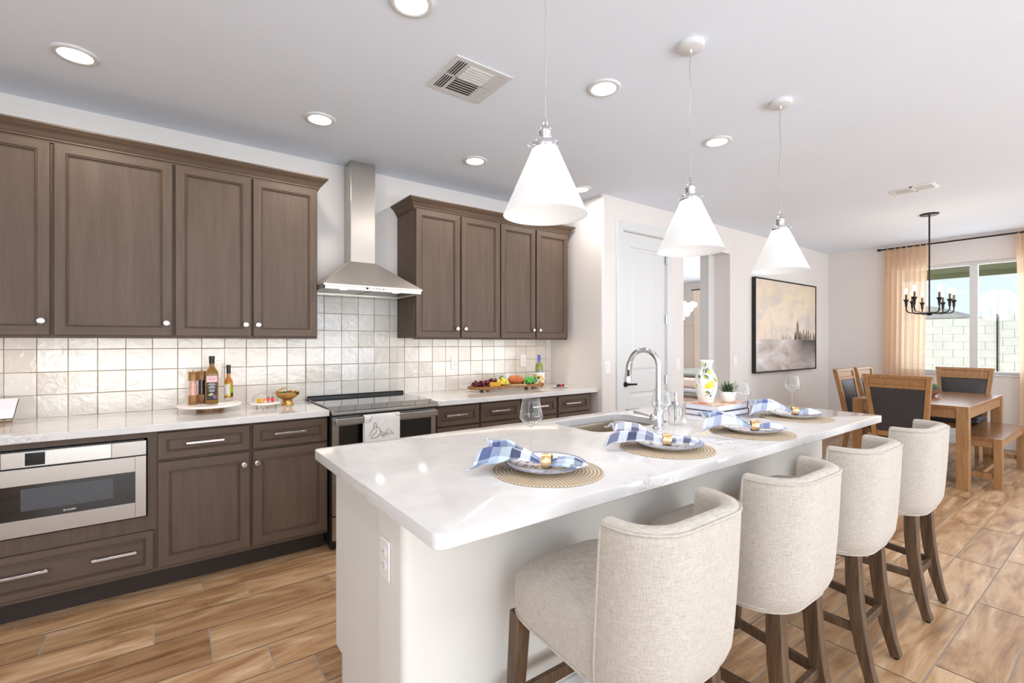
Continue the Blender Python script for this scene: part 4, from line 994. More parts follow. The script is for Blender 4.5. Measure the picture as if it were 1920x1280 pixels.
def disc_on(cxx, czz, r, mat, name):
    m = MB(); c_ = Vector((P0[0], P0[1], 0)) + Dx * cxx; c_.z = SZ + czz; nr_ = Vector((Dx.y, -Dx.x, 0)); m.cyl(c_, c_ + nr_ * .0006, r, n=14); return m.build(name, M[mat], l1)
for a, b in ((.006, .050), (.013, .052), (.020, .048), (.009, .043), (.016, .042), (.023, .041), (.012, .035), (.019, .034)): disc_on(a, b, .0042, 'grapep', 'printed_grape')
for a, b in ((-.008, .060), (-.002, .064), (-.014, .055), (.004, .058), (-.006, .053)): disc_on(a, b, .005, 'grapeg', 'printed_leaf')
c = bpy.data.curves.new('scribble', 'CURVE'); bpy.data.curves.remove(c)
sc = []
for k in range(60):
    u = k / 59; xx = -.017 + .034 * u; zz = SZ + .154 + .0042 * math.sin(u * 34) * (1.6 if k % 20 < 4 else .8)
    p = Vector((P0[0], P0[1], 0)) + Dx * xx; sc.append((p.x, p.y, zz))
MB().tube(sc, .0004, 4).build('lettering', M['ink'], ob)
bx, by = .350, 3.625
b2 = thing('oil_bottle', 'small amber oil bottle with black neck and yellow green label', 'bottle', (bx, by, SZ))
MB().lathe([(.0, SZ), (.024, SZ), (.0255, SZ + .003), (.0255, SZ + .022)], bx, by, 32).build('glass_foot', M['glass'], b2)
MB().lathe([(.0253, SZ + .0225), (.0255, SZ + .118), (.023, SZ + .134), (.0145, SZ + .150), (.0115, SZ + .158), (.0112, SZ + .182), (.0, SZ + .183)], bx, by, 32).build('glass', M['oil2'], b2, ang=60)
MB().lathe([(.0125, SZ + .180), (.0128, SZ + .184), (.0122, SZ + .230), (.0135, SZ + .231), (.0135, SZ + .236), (.0, SZ + .237)], bx, by, 24).build('cap', M['black'], b2, ang=50)
fa = math.atan2(-by, -bx)
def arc_label(a0, a1, z0, z1, r, mat, name='label'):
    m = MB(); m.sheet(lambda u, v: (bx + r * math.cos(fa + a0 + (a1 - a0) * u), by + r * math.sin(fa + a0 + (a1 - a0) * u), SZ + z0 + (z1 - z0) * v), 16, 1); return m.build(name, M[mat], b2)
arc_label(-1.5, .45, .035, .115, .0259, 'lbl_y'); arc_label(.5, 1.5, .055, .10, .0259, 'lbl_g'); arc_label(-1.2, .1, .045, .108, .0263, 'lbl_w'); arc_label(.5, 1.5, .030, .054, .0259, 'lbl_dark')
kn = MB(); P = rot2([(-.045, -.012), (.045, -.012), (.045, .010), (-.045, .010)], .318, 3.475, .2); kn.loft([[(a, b, SZ + .0004) for a, b in P], [(a, b, SZ + .007) for a, b in P]])
tg = thing('cheese_knife', 'small white-handled spreader lying on the marble stand before the oil bottles', 'knife', (.318, 3.475, SZ)); kn.build('handle', M['ceramic'], tg, bevel=.003)
MB().tube([(.275, 3.462, SZ + .003), (.245, 3.455, SZ + .003), (.215, 3.448, SZ + .0028)], [(.0015, .005), (.0015, .010), (.0012, .003)], 10).build('blade', M['brass'], tg)
# cheese dome
dx_, dy_ = .548, 3.500
ch = thing('cheese_dome', 'small white footed cheese plate with clear glass dome on the left worktop', 'cheese dome', (dx_, dy_, TZ))
MB().lathe([(.0, TZ + .026), (.080, TZ + .026), (.092, TZ + .029), (.094, TZ + .034), (.090, TZ + .039), (.082, TZ + .0385), (.0, TZ + .038)], dx_, dy_, 56).build('plate', M['marble'], ch, ang=50)
DZ = TZ + .039
for k in range(3):
    a = k * 2 * PI / 3 - 1.9; c_ = Vector((dx_ + .066 * math.cos(a), dy_ + .066 * math.sin(a), 0)); sd2 = Vector((-math.sin(a), math.cos(a), 0)) * .014
    m = MB(); m.tube([c_ - sd2 + Vector((0, 0, TZ + .0265)), c_ + Vector((0, 0, TZ + .0013)), c_ + sd2 + Vector((0, 0, TZ + .0265))], .0018, 8); m.build('leg', M['brass'], ch)
m = MB(); m.lathe([(.0745, DZ), (.0745, DZ + .028), (.070, DZ + .045), (.058, DZ + .057), (.036, DZ + .064), (.012, DZ + .067), (.0, DZ + .0675)], dx_, dy_, 56, cap=False); m.build('dome', M['glass'], ch, ang=60)
m = MB(); m.lathe([(.0, DZ + .067), (.008, DZ + .068), (.006, DZ + .074), (.013, DZ + .082), (.013, DZ + .087), (.010, DZ + .093), (.0, DZ + .094)], dx_, dy_, 24, cap=False); m.build('knob', M['glass'], ch)
M['cheese'] = vary('orange_yellow_cheese', (214, 160, 36), .5, .08, 30); M['redfruit'] = simple('bright_red_fruit', (218, 30, 40), .25); M['greenleaf'] = simple('fresh_green_leaf', (66, 140, 52), .5)
o = MB().prism(rot2([(-.021, -.014), (.021, -.014), (.021, .014), (-.021, .014)], dx_ - .028, dy_ - .010, -.5), 'z', DZ + .0003, DZ + .026).build('cheese_block', M['cheese'], bevel=.001); tag(o, 'yellow block of cheese under the glass dome', 'cheese')
for k, (a, b, r) in enumerate(((.014, -.012, .0165), (.040, -.020, .0165))):
    s_ = thing('strawberry', ['red strawberry under the glass dome, next to the cheese block', 'red strawberry under the glass dome, farther from the cheese block'][k], 'strawberry', (dx_ + a, dy_ + b, DZ), 'strawberries under the dome')
    MB().sph((dx_ + a, dy_ + b, DZ + r * .98), (r * .75, r * .75, r * .95), 18, 12).build('fruit', M['redfruit'], s_, ang=80)
    m = MB()
    for q in range(7): spike(m, (dx_ + a, dy_ + b, DZ + r * 1.82), q * .9, .1, .013, .003)
    m.build('calyx', M['greenleaf'], s_)
# brass bowl with trail mix of leaves and berries
qx, qy = .700, 3.590
bb = thing('brass_bowl', 'brass footed bowl of greens and berries beside the range', 'bowl', (qx, qy, TZ))
MB().lathe([(.0, TZ), (.043, TZ), (.042, TZ + .003), (.033, TZ + .015), (.030, TZ + .030), (.034, TZ + .038), (.0, TZ + .038)], qx, qy, 48).build('foot', M['brass'], bb, ang=50)
MB().lathe([(.0, TZ + .036), (.034, TZ + .038), (.056, TZ + .050), (.073, TZ + .070), (.0795, TZ + .090), (.0785, TZ + .090), (.071, TZ + .072), (.054, TZ + .053), (.030, TZ + .043), (.0, TZ + .042)], qx, qy, 56).build('bowl', M['brass'], bb, ang=60)
M['purple'] = simple('dark_purple_berry', (44, 26, 58), .3)
m = MB(); rr = random.Random(9)
for k in range(90):
    a = rr.uniform(0, 6.28); r = .066 * math.sqrt(rr.random()); z_ = TZ + .080 + rr.uniform(0, .014) * (1 - r / .09)
    m.mat(rr.choice((0, 0, 1, 1, 2))).sph((qx + r * math.cos(a), qy + r * math.sin(a), z_), (rr.uniform(.004, .008), rr.uniform(.004, .008), rr.uniform(.003, .006)), 8, 6)
tag(m.build('salad_mix', [M['greenleaf'], M['purple'], M['lbl_w']], ang=80), 'mixed greens and dark berries heaped in the brass bowl', 'salad', kind='stuff')
o = MB().sph((qx + .012, qy - .035, TZ + .096), .0075, 14, 10).build('cherry_tomato', M['redfruit'], ang=80); tag(o, 'single red cherry tomato in the brass bowl', 'tomato')
o = MB().tube([(qx - .079, qy - .010, TZ + .0915), (qx - .055, qy - .008, TZ + .106), (qx - .03, qy - .004, TZ + .116), (qx - .012, qy, TZ + .118)], [(.002, .006), (.003, .010), (.004, .013), (.003, .011)], 12).build('serving_spoon', M['brass'], ang=80); tag(o, 'brass scoop resting in the brass bowl', 'spoon')
# open cookbook leaning at the left picture edge
ck = thing('cookbook', 'open cookbook on a gold stand at the left picture edge', 'book', (-.76, 3.58, TZ))
def ckp(u, v, w_=0): return (-.90 + .276 * u, 3.52 + .12 * v, .952 + .090 * v + w_)
MB().hexa([ckp(0, 0), ckp(1, 0), ckp(1, 1), ckp(0, 1)], [ckp(0, 0, .003), ckp(1, 0, .003), ckp(1, 1, .003), ckp(0, 1, .003)]).build('cover', M['black'], ck, smooth=False)
MB().hexa([ckp(0, 0, .003), ckp(.99, 0.01, .003), ckp(.99, .99, .003), ckp(0, .99, .003)], [ckp(0, 0, .009), ckp(.99, .01, .007), ckp(.99, .99, .007), ckp(0, .99, .009)]).build('pages', M['page'], ck, smooth=False)
m = MB(); m.tube([ckp(.1, .5), (-.86, 3.70, TZ + .004), (-.66, 3.70, TZ + .004), ckp(.9, .5)], .003, 8); m.tube([ckp(.1, 0), (-.86, 3.52, TZ + .004), (-.66, 3.52, TZ + .004), ckp(.9, 0)], .003, 8); m.build('stand', M['brass'], ck)

# ------------------------------------------------------------------ right worktop objects
ux, uy = 2.535, 3.515; ba = math.radians(-3)
bd = thing('serving_board', 'long oval wooden serving board on feet, loaded with fruit and cheese', 'serving board', (ux, uy, TZ))
def B2(a, b): return (ux + a * math.cos(ba) - b * math.sin(ba), uy + a * math.sin(ba) + b * math.cos(ba))
def brr(e, z): return [B2(a, b) + (z,) for a, b in rrect(-.395 + e, .395 - e, -.105 + e, .105 - e, .10 - e, 8)]
MB().loft([brr(.008, TZ + .024), brr(.0, TZ + .027), brr(.0, TZ + .047), brr(.006, TZ + .049), brr(.012, TZ + .0435)]).build('board', M['oak'] if False else M['acacia'], bd, ang=40)
BZ = TZ + .044
for a in (-.235, .255):
    for b in (-.055, .055):
        MB().cyl(B2(a, b) + (TZ,), B2(a, b) + (TZ + .025,), .017, n=16).build('foot', M['acacia'], bd)
M['redgrape'] = simple('red_grape_skin', (92, 16, 38), .2); M['yfruit'] = simple('yellow_grape_skin', (226, 208, 84), .35); M['ggrape'] = vary('bright_green_broccoli', (86, 176, 76), .5, .3, 90); M['bread'] = vary('bread_crust', (188, 106, 56), .5, .2, 12); M['cream'] = simple('cream_cracker', (236, 214, 170), .6); M['dolive'] = simple('dark_olive', (40, 26, 22), .25); M['dgreen'] = simple('dusty_green_leaf', (92, 128, 96), .6)
def cluster(label, name, cat, mat, a0, b0, ra, rb, rz_, r, n, seed, stem=None, grp=None):
    rr = random.Random(seed); t = thing(name, label, cat, B2(a0, b0) + (BZ,), grp); m = MB()
    for k in range(n):
        a = rr.uniform(-1, 1); b = rr.uniform(-1, 1) * math.sqrt(1 - a * a); h = rr.random() * math.sqrt(max(0, 1 - a * a - b * b))
        c_ = B2(a0 + a * ra, b0 + b * rb); m.sph((c_[0], c_[1], BZ + r * .96 + h * rz_), r, 12, 8)
    m.build('berries' if stem else 'body', M[mat], t, ang=80)
    if stem:
        c_ = B2(a0 - ra, b0); m = MB(); m.tube([(c_[0], c_[1], BZ + .01), (c_[0] - .012, c_[1], BZ + .035)], .002, 6); spike(m, (c_[0] - .008, c_[1], BZ + .02), 2.8, .7, .03, .009); m.build('stem', M['greenleaf'], t)
    return t
cluster('bunch of dark red grapes at the left end of the serving board', 'grape_bunch', 'grapes', 'redgrape', -.275, -.01, .085, .055, .050, .0125, 60, 1, True)
cluster('bunch of yellow grapes behind the cheese wedge on the board', 'grape_bunch', 'grapes', 'yfruit', -.050, -.005, .048, .045, .055, .0125, 46, 2, True)
cluster('purple grapes tucked behind the yellow grapes on the board', 'grape_bunch', 'grapes', 'redgrape', -.12, .055, .05, .025, .055, .011, 26, 3, True)
o = MB().loft([[B2(-.215, -.055) + (BZ,), B2(-.105, -.062) + (BZ,), B2(-.095, -.015) + (BZ,), B2(-.205, -.012) + (BZ,)], [B2(-.213, -.054) + (BZ + .034,), B2(-.11, -.060) + (BZ + .034,), B2(-.10, -.018) + (BZ + .034,), B2(-.205, -.014) + (BZ + .034,)]]).build('cheese_wedge', M['cheese'], bevel=.002); tag(o, 'yellow cheese wedge in front of the red grapes', 'cheese')
t = thing('artichoke', 'dusty green artichoke behind the yellow grapes on the board', 'artichoke', B2(-.015, .070) + (BZ,)); m = MB()
for k in range(30): spike(m, B2(-.015, .070) + (BZ + .006 + .055 * (k / 30),), k * 2.4, .5 + .6 * k / 30, .045 - .018 * k / 30, .014, .4)
m.build('leaves', M['dgreen'], t)
t = thing('bread_loaf', 'round crusty brown bread loaf in the middle of the board', 'bread', B2(.095, .01) + (BZ,))
m = MB(); m.tube([B2(.025, .0) + (BZ + .032,), B2(.032, .0) + (BZ + .036,), B2(.045, .003) + (BZ + .045,), B2(.10, .006) + (BZ + .047,), B2(.15, .010) + (BZ + .040,), B2(.185, .012) + (BZ + .032,), B2(.192, .012) + (BZ + .030,)], [.012, .024, .036, .040, .036, .022, .006], 20); m.build('crust', M['bread'], t, ang=80)
for k, (a, b) in enumerate(((.03, -.06), (.07, -.075), (.11, -.062), (.15, -.07), (.315, -.02), (.34, .01))):
    c_ = B2(a, b); o = MB().lathe([(.0, BZ), (.021, BZ), (.022, BZ + .002), (.021, BZ + .005), (.0, BZ + .005)], c_[0], c_[1], 20).build('cracker', M['cream']); tag(o, ['pale round cracker at the front of the board, nearest the cheese wedge', 'pale round cracker at the front edge, second from the cheese wedge', 'pale round cracker below the bread loaf, third from the cheese wedge', 'pale round cracker before the dark olives, fourth from the cheese wedge', 'pale round cracker at the right end of the board, beside the broccoli', 'pale round cracker at the very right tip of the board'][k], 'cracker', 'crackers on the serving board')
for k in range(14):
    rr = random.Random(50 + k); c_ = B2(.165 + .065 * (k % 7) / 6 + rr.uniform(-.003, .003), -.045 + .028 * (k // 7)); o = MB().sph((c_[0], c_[1], BZ + .0108), (.0105, .0095, .0105), 12, 8).build('olive', M['dolive' if k % 3 else 'ggrape'], ang=80)
    tag(o, 'small dark olive on the board before the broccoli' if k % 3 else 'small bright green olive on the board before the broccoli', 'olive', 'dark olives on the serving board' if k % 3 else 'green olives on the serving board')
cluster('bright green broccoli crown near the right end of the board', 'broccoli', 'broccoli', 'ggrape', .262, .02, .050, .04, .045, .016, 40, 6)
cluster('darker green broccoli floret at the right end of the board', 'broccoli', 'broccoli', 'dgreen', .345, .045, .018, .02, .035, .013, 16, 7)
# wine cooler and bottle
wx, wy = 2.985, 3.600
x = N('lemon_print_ceramic'); vn = x.n('TexVoronoi', Scale=34.0); v_ = x.co(); x.l(v_, vn.inputs['Vector'])
pc_ = x.ramp(vn.outputs['Color'], [(0, lin((236, 176, 40))), (.40, lin((232, 186, 60))), (.46, lin((232, 176, 40))), (.5, lin((88, 122, 48))), (.62, lin((58, 88, 44))), (.68, lin((238, 236, 230))), (.86, lin((150, 90, 50)))]); pc_.node.color_ramp.interpolation = 'CONSTANT'
msk = x.ramp(vn.outputs['Distance'], [(.50, (1, 1, 1)), (.56, (0, 0, 0))]); x.base(x.mix(msk, lin((238, 236, 232)) + (1,), pc_)); x.set(Roughness=.15); M['lemonprint'] = x.m
wc = thing('wine_cooler', 'white crock with lemon and leaf print at the end of the worktop', 'wine cooler', (wx, wy, TZ))
MB().lathe([(.0, TZ), (.055, TZ), (.057, TZ + .004), (.058, TZ + .118)], wx, wy, 48, cap=False).build('body', M['lemonprint'], wc, ang=60)
MB().lathe([(.058, TZ + .118), (.0605, TZ + .122), (.0625, TZ + .138), (.060, TZ + .140), (.056, TZ + .136), (.054, TZ + .02), (.0, TZ + .012)], wx, wy, 48, cap=False).build('rim', M['ceramic'], wc, ang=60)
x = N('green_bottle_glass'); x.set(Base_Color=lin((152, 164, 72)), Roughness=.06, Transmission_Weight=.3, Coat_Weight=.5); M['gbottle'] = x.m; M['foil'] = simple('blue_foil_capsule', (104, 116, 216), .3, .3)
wb = thing('wine_bottle', 'green wine bottle with blue foil neck standing in the lemon crock', 'wine bottle', (wx, wy, TZ + .013))
MB().lathe([(.0, TZ + .013), (.036, TZ + .013), (.038, TZ + .02), (.038, TZ + .196), (.034, TZ + .214), (.019, TZ + .232), (.0145, TZ + .245), (.0140, TZ + .300)], wx, wy, 36).build('glass', M['gbottle'], wb, ang=60)
MB().lathe([(.0150, TZ + .240), (.0152, TZ + .302), (.0165, TZ + .304), (.0165, TZ + .310), (.0, TZ + .311)], wx, wy, 24).build('foil', M['foil'], wb, ang=50)
MB().tube([(wx - .0245, wy - .0295, TZ + .152), (wx - .0255, wy - .0305, TZ + .152)], .013, 16).build('label', M['foil'], wb)
sx2, sy2 = 3.085, 3.400
sp2 = MB().lathe([(.0, TZ), (.055, TZ), (.058, TZ + .003), (.088, TZ + .009), (.090, TZ + .011), (.086, TZ + .0115), (.055, TZ + .006), (.0, TZ + .005)], sx2, sy2, 48).build('dessert_plate', M['ceramic'], ang=50); tag(sp2, 'small white plate with berries at the end of the right worktop', 'plate')
for k, (a, b, mm, nm, lb) in enumerate(((-.03, .0, 'dolive', 'chocolate', 'dark chocolate on the small plate, nearest the lemon crock'), (.0, -.012, 'redfruit', 'raspberry', 'red berry in the middle of the small plate'), (.03, -.005, 'dolive', 'chocolate', 'dark chocolate on the small plate, nearest the side wall'), (.008, .025, 'redgrape', 'cherry', 'dark red cherry at the back of the small plate'))):
    o = MB().sph((sx2 + a, sy2 + b, TZ + .006 + .0115), (.016, .014, .012), 14, 10).build(nm, M[mm], ang=80); tag(o, lb, nm)
# ------------------------------------------------------------------ recessed downlights
def can(x, y, label, power=9, proto=[None]):
    if proto[0] is None:
        t = thing('recessed_light', label, 'ceiling light', (0, 0, 0), 'recessed lights in the kitchen ceiling', local=True)
        MB().lathe([(.092, 0), (.092, -.004), (.086, -.009), (.072, -.011), (.066, -.008), (.066, 0)], n=48, cap=False).build('trim_ring', M['white'], t, ang=60)
        MB().lathe([(.0, -.0035), (.0665, -.0035), (.0665, -.006), (.0, -.0065)], n=40, cap=False).build('lens', M['can'], t)
        proto[0] = t
    else: t = copy_tree(proto[0])
    place(t, (x, y, CZ), 0, label)
    light('can_light', 'AREA', (x, y, CZ - .02), power, (1, .93, .85), .13, shape='DISK')
NL = {(-.34, 3.10): 'recessed light at the upper left, above the left wall cabinets', (.79, 3.09): 'recessed light above the cabinets just left of the range hood', (1.93, 3.095): 'recessed light above the cabinets right of the range hood', (3.065, 3.095): 'recessed light at the far end of the kitchen wall row, by the corner',
      (.82, 1.805): 'recessed light cut by the top picture edge', (1.945, 1.79): 'recessed light between the first and second pendants', (3.096, 1.80): 'recessed light between the second and third pendants'}
for (x_, y_), lb in NL.items(): can(x_, y_, lb, 5.5)
# ------------------------------------------------------------------ pendants
def pendant(x_, y_, zb, label, first):
    if first is None:
        t = thing('pendant_light', label, 'pendant light', (0, 0, 0), 'white cone pendants over the island', local=True)
        m = MB(); m.lathe([(.150, 0), (.1445, .012), (.043, .243), (.0405, .243), (.1425, .010), (.1485, .001), (.150, 0)], n=72, cap=False); m.build('shade', M['opal'], t, ang=50)
        m = MB(); m.lathe([(.0455, .236), (.0465, .238), (.0465, .256), (.044, .259), (.026, .262), (.0215, .264), (.0215, .292), (.023, .294), (.0235, .302), (.019, .312), (.011, .318), (.008, .322), (.006, .345), (.0, .346)], n=40)
        for k in range(3):
            a = k * 2.094 + .5; m.cyl((.045 * math.cos(a), .045 * math.sin(a), .246), (.058 * math.cos(a), .058 * math.sin(a), .246), .003, n=8); m.sph((.060 * math.cos(a), .060 * math.sin(a), .246), .0055, 10, 6)
        m.build('socket', M['chrome'], t, ang=45)
        MB().sph((0, 0, .185), (.024, .024, .030), 20, 14).build('bulb', M['bulbw'], t, ang=80)
        return t
    return copy_tree(first)
p0 = None
PD = [(1.098, 1.29, 1.802, 'white cone pendant light nearest the camera, hanging before the right cabinets'), (1.990, 1.29, 1.775, 'white cone pendant light in the middle of the three, before the pantry door'), (2.887, 1.29, 1.762, 'white cone pendant light farthest along the island, before the painting')]
trees = []
for x_, y_, zb, lb in PD:
    if p0 is None: p0 = pendant(0, 0, 0, lb, None); t = p0
    else: t = pendant(0, 0, 0, lb, p0)
    trees.append((t, x_, y_, zb, lb))
M['cord'] = simple('clear_grey_cord', (176, 172, 168), .4)
for t, x_, y_, zb, lb in trees:
    place(t, (x_, y_, zb), 0, lb); H = CZ - zb
    rr = random.Random(int(x_ * 10)); pts = [(0, 0, .345)]
    for k in range(1, 24):
        f = k / 24; pts.append((.0022 * math.sin(f * 19 + x_), .0022 * math.cos(f * 15), .345 + (H - .02 - .345) * f))
    pts.append((0, 0, H - .02)); m = MB().tube(pts, .0028, 8); m.build('cord', M['cord'], t)
    MB().lathe([(.0, H - .04), (.006, H - .04), (.008, H - .026), (.055, H - .024), (.062, H - .018), (.062, H)], n=40).build('canopy', M['white'], t, ang=50)
    light('pendant_lamp', 'POINT', (x_, y_, zb + .195), 7, (1, .95, .88), .03)
# ------------------------------------------------------------------ ceiling vents
vt = thing('air_vent', 'white square four-way air vent in the kitchen ceiling', 'air vent', (1.315, 2.172, CZ))
a0, a1, b0, b1 = 1.146, 1.484, 2.003, 2.341; z0 = CZ - .006
m = MB(); w_ = .030
for b in ((a0, a1, b0, b0 + w_), (a0, a1, b1 - w_, b1), (a0, a0 + w_, b0 + w_, b1 - w_), (a1 - w_, a1, b0 + w_, b1 - w_)): m.box(b[0], b[1], b[2], b[3], z0, CZ)
m.box(a0 + w_, a1 - w_, 2.165, 2.179, z0, CZ); m.box(1.23, 1.242, b0 + w_, b1 - w_, z0, CZ); m.box(1.388, 1.40, b0 + w_, b1 - w_, z0, CZ)
m.build('frame', M['white'], vt, smooth=False, bevel=.0015)
MB().box(a0 + w_, a1 - w_, b0 + w_, b1 - w_, CZ - .0016, CZ - .0006).build('duct_shade', M['gap'], vt, smooth=False)  # dark sheet under the solid ceiling, painted as shade inside the vent
m = MB()
for (xa, xb, ya, yb, ax, dr_) in ((1.176, 1.230, 2.033, 2.165, 'x', -1), (1.176, 1.230, 2.179, 2.311, 'x', -1), (1.242, 1.388, 2.033, 2.165, 'y', -1), (1.242, 1.388, 2.179, 2.311, 'y', 1), (1.400, 1.454, 2.033, 2.165, 'x', 1), (1.400, 1.454, 2.179, 2.311, 'x', 1)):
    nsl = 4 if ax == 'x' else 6
    for k in range(nsl):
        if ax == 'x':
            c_ = xa + (xb - xa) * (k + .5) / nsl; hw = (xb - xa) / nsl * .38; m.hexa([(c_ - hw, ya, z0 - .004 + (.005 if dr_ > 0 else 0)), (c_ + hw, ya, z0 - .004 + (0 if dr_ > 0 else .005)), (c_ + hw, yb, z0 - .004 + (0 if dr_ > 0 else .005)), (c_ - hw, yb, z0 - .004 + (.005 if dr_ > 0 else 0))],
                [(c_ - hw, ya, z0 - .003 + (.005 if dr_ > 0 else 0)), (c_ + hw, ya, z0 - .003 + (0 if dr_ > 0 else .005)), (c_ + hw, yb, z0 - .003 + (0 if dr_ > 0 else .005)), (c_ - hw, yb, z0 - .003 + (.005 if dr_ > 0 else 0))])
        else:
            c_ = ya + (yb - ya) * (k + .5) / nsl; hw = (yb - ya) / nsl * .38; u_, v_ = ((0, .005) if dr_ > 0 else (.005, 0))
            m.hexa([(xa, c_ - hw, z0 - .004 + u_), (xb, c_ - hw, z0 - .004 + u_), (xb, c_ + hw, z0 - .004 + v_), (xa, c_ + hw, z0 - .004 + v_)], [(xa, c_ - hw, z0 - .003 + u_), (xb, c_ - hw, z0 - .003 + u_), (xb, c_ + hw, z0 - .003 + v_), (xa, c_ + hw, z0 - .003 + v_)])
m.build('louvres', M['white'], vt, smooth=False)
v2 = thing('air_vent', 'white rectangular two-panel air vent in the dining ceiling', 'air vent', (5.50, 1.30, CZ))
a0, a1, b0, b1 = 5.395, 5.600, 1.140, 1.458; m = MB()
for b in ((a0, a1, b0, b0 + .024), (a0, a1, b1 - .024, b1), (a0, a0 + .024, b0 + .024, b1 - .024), (a1 - .024, a1, b0 + .024, b1 - .024), (a0, a1, 1.29, 1.308)): m.box(b[0], b[1], b[2], b[3], CZ - .006, CZ)
m.build('frame', M['white'], v2, smooth=False)
M['ventback'] = simple('duct_shade_grey', (96, 84, 76), .8); MB().box(a0 + .02, a1 - .02, b0 + .02, b1 - .02, CZ - .0014, CZ - .0005).build('duct_shade', M['ventback'], v2, smooth=False)  # grey sheet whose colour stands for the shade behind the louvres
m = MB()
for k in range(11):
    xx = a0 + .030 + (a1 - a0 - .060) * k / 10
    for ya, yb in ((b0 + .024, 1.29), (1.308, b1 - .024)): m.box(xx - .002, xx + .003, ya, yb, CZ - .006, CZ - .003)
m.build('louvres', M['white'], v2, smooth=False)

# ------------------------------------------------------------------ dining table, bench, chairs
tx0, tx1, ty0, ty1, tz = 5.88, 7.52, 1.00, 1.90, .76
tb = thing('dining_table', 'honey oak rectangular dining table with square corner legs', 'table', (6.7, 1.45, 0))
lw = .088
m = MB()
m.box(tx0 + lw, tx1 - lw, ty0, ty1, tz - .032, tz); m.box(tx0, tx0 + lw, ty0 + lw, ty1 - lw, tz - .032, tz); m.box(tx1 - lw, tx1, ty0 + lw, ty1 - lw, tz - .032, tz)
m.build('tabletop', M['oakh'], tb, smooth=False, bevel=.002)
for a in (tx0, tx1 - lw):
    for b in (ty0, ty1 - lw): MB().box(a, a + lw, b, b + lw, 0, tz).build('leg', M['oak'], tb, smooth=False, bevel=.003)
for b in ((tx0 + lw, tx1 - lw, ty0 + .012, ty0 + .032), (tx0 + lw, tx1 - lw, ty1 - .032, ty1 - .012), (tx0 + .012, tx0 + .032, ty0 + lw, ty1 - lw), (tx1 - .032, tx1 - .012, ty0 + lw, ty1 - lw)):
    MB().box(b[0], b[1], b[2], b[3], tz - .115, tz - .032).build('apron', M['oak'], tb, smooth=False)
bn = thing('dining_bench', 'oak bench with stretchers tucked beside the dining table', 'bench', (6.8, .99, 0))
cx0, cx1, cy0, cy1, bz = 6.15, 7.42, .822, 1.138, .46; bw = .058
m = MB(); m.box(cx0 + bw, cx1 - bw, cy0, cy1, bz - .026, bz); m.box(cx0, cx0 + bw, cy0 + bw, cy1 - bw, bz - .026, bz); m.box(cx1 - bw, cx1, cy0 + bw, cy1 - bw, bz - .026, bz); m.build('seat', M['oakh'], bn, smooth=False, bevel=.002)
for a in (cx0, cx1 - bw):
    for b in (cy0, cy1 - bw): MB().box(a, a + bw, b, b + bw, 0, bz).build('leg', M['oak'], bn, smooth=False, bevel=.003)
    MB().box(a + .012, a + .046, cy0 + bw, cy1 - bw, .09, .135).build('stretcher', M['oak'], bn, smooth=False)
for b in (cy0 + .01, cy1 - .03): MB().box(cx0 + bw, cx1 - bw, b, b + .02, bz - .085, bz - .026).build('apron', M['oak'], bn, smooth=False)
for a in (cx0 + .01, cx1 - .03): MB().box(a, a + .02, cy0 + bw, cy1 - bw, bz - .085, bz - .026).build('apron', M['oak'], bn, smooth=False)
MB().box(cx0 + .046, cx1 - .046, (cy0 + cy1) / 2 - .018, (cy0 + cy1) / 2 + .018, .092, .133).build('stretcher', M['oak'], bn, smooth=False)
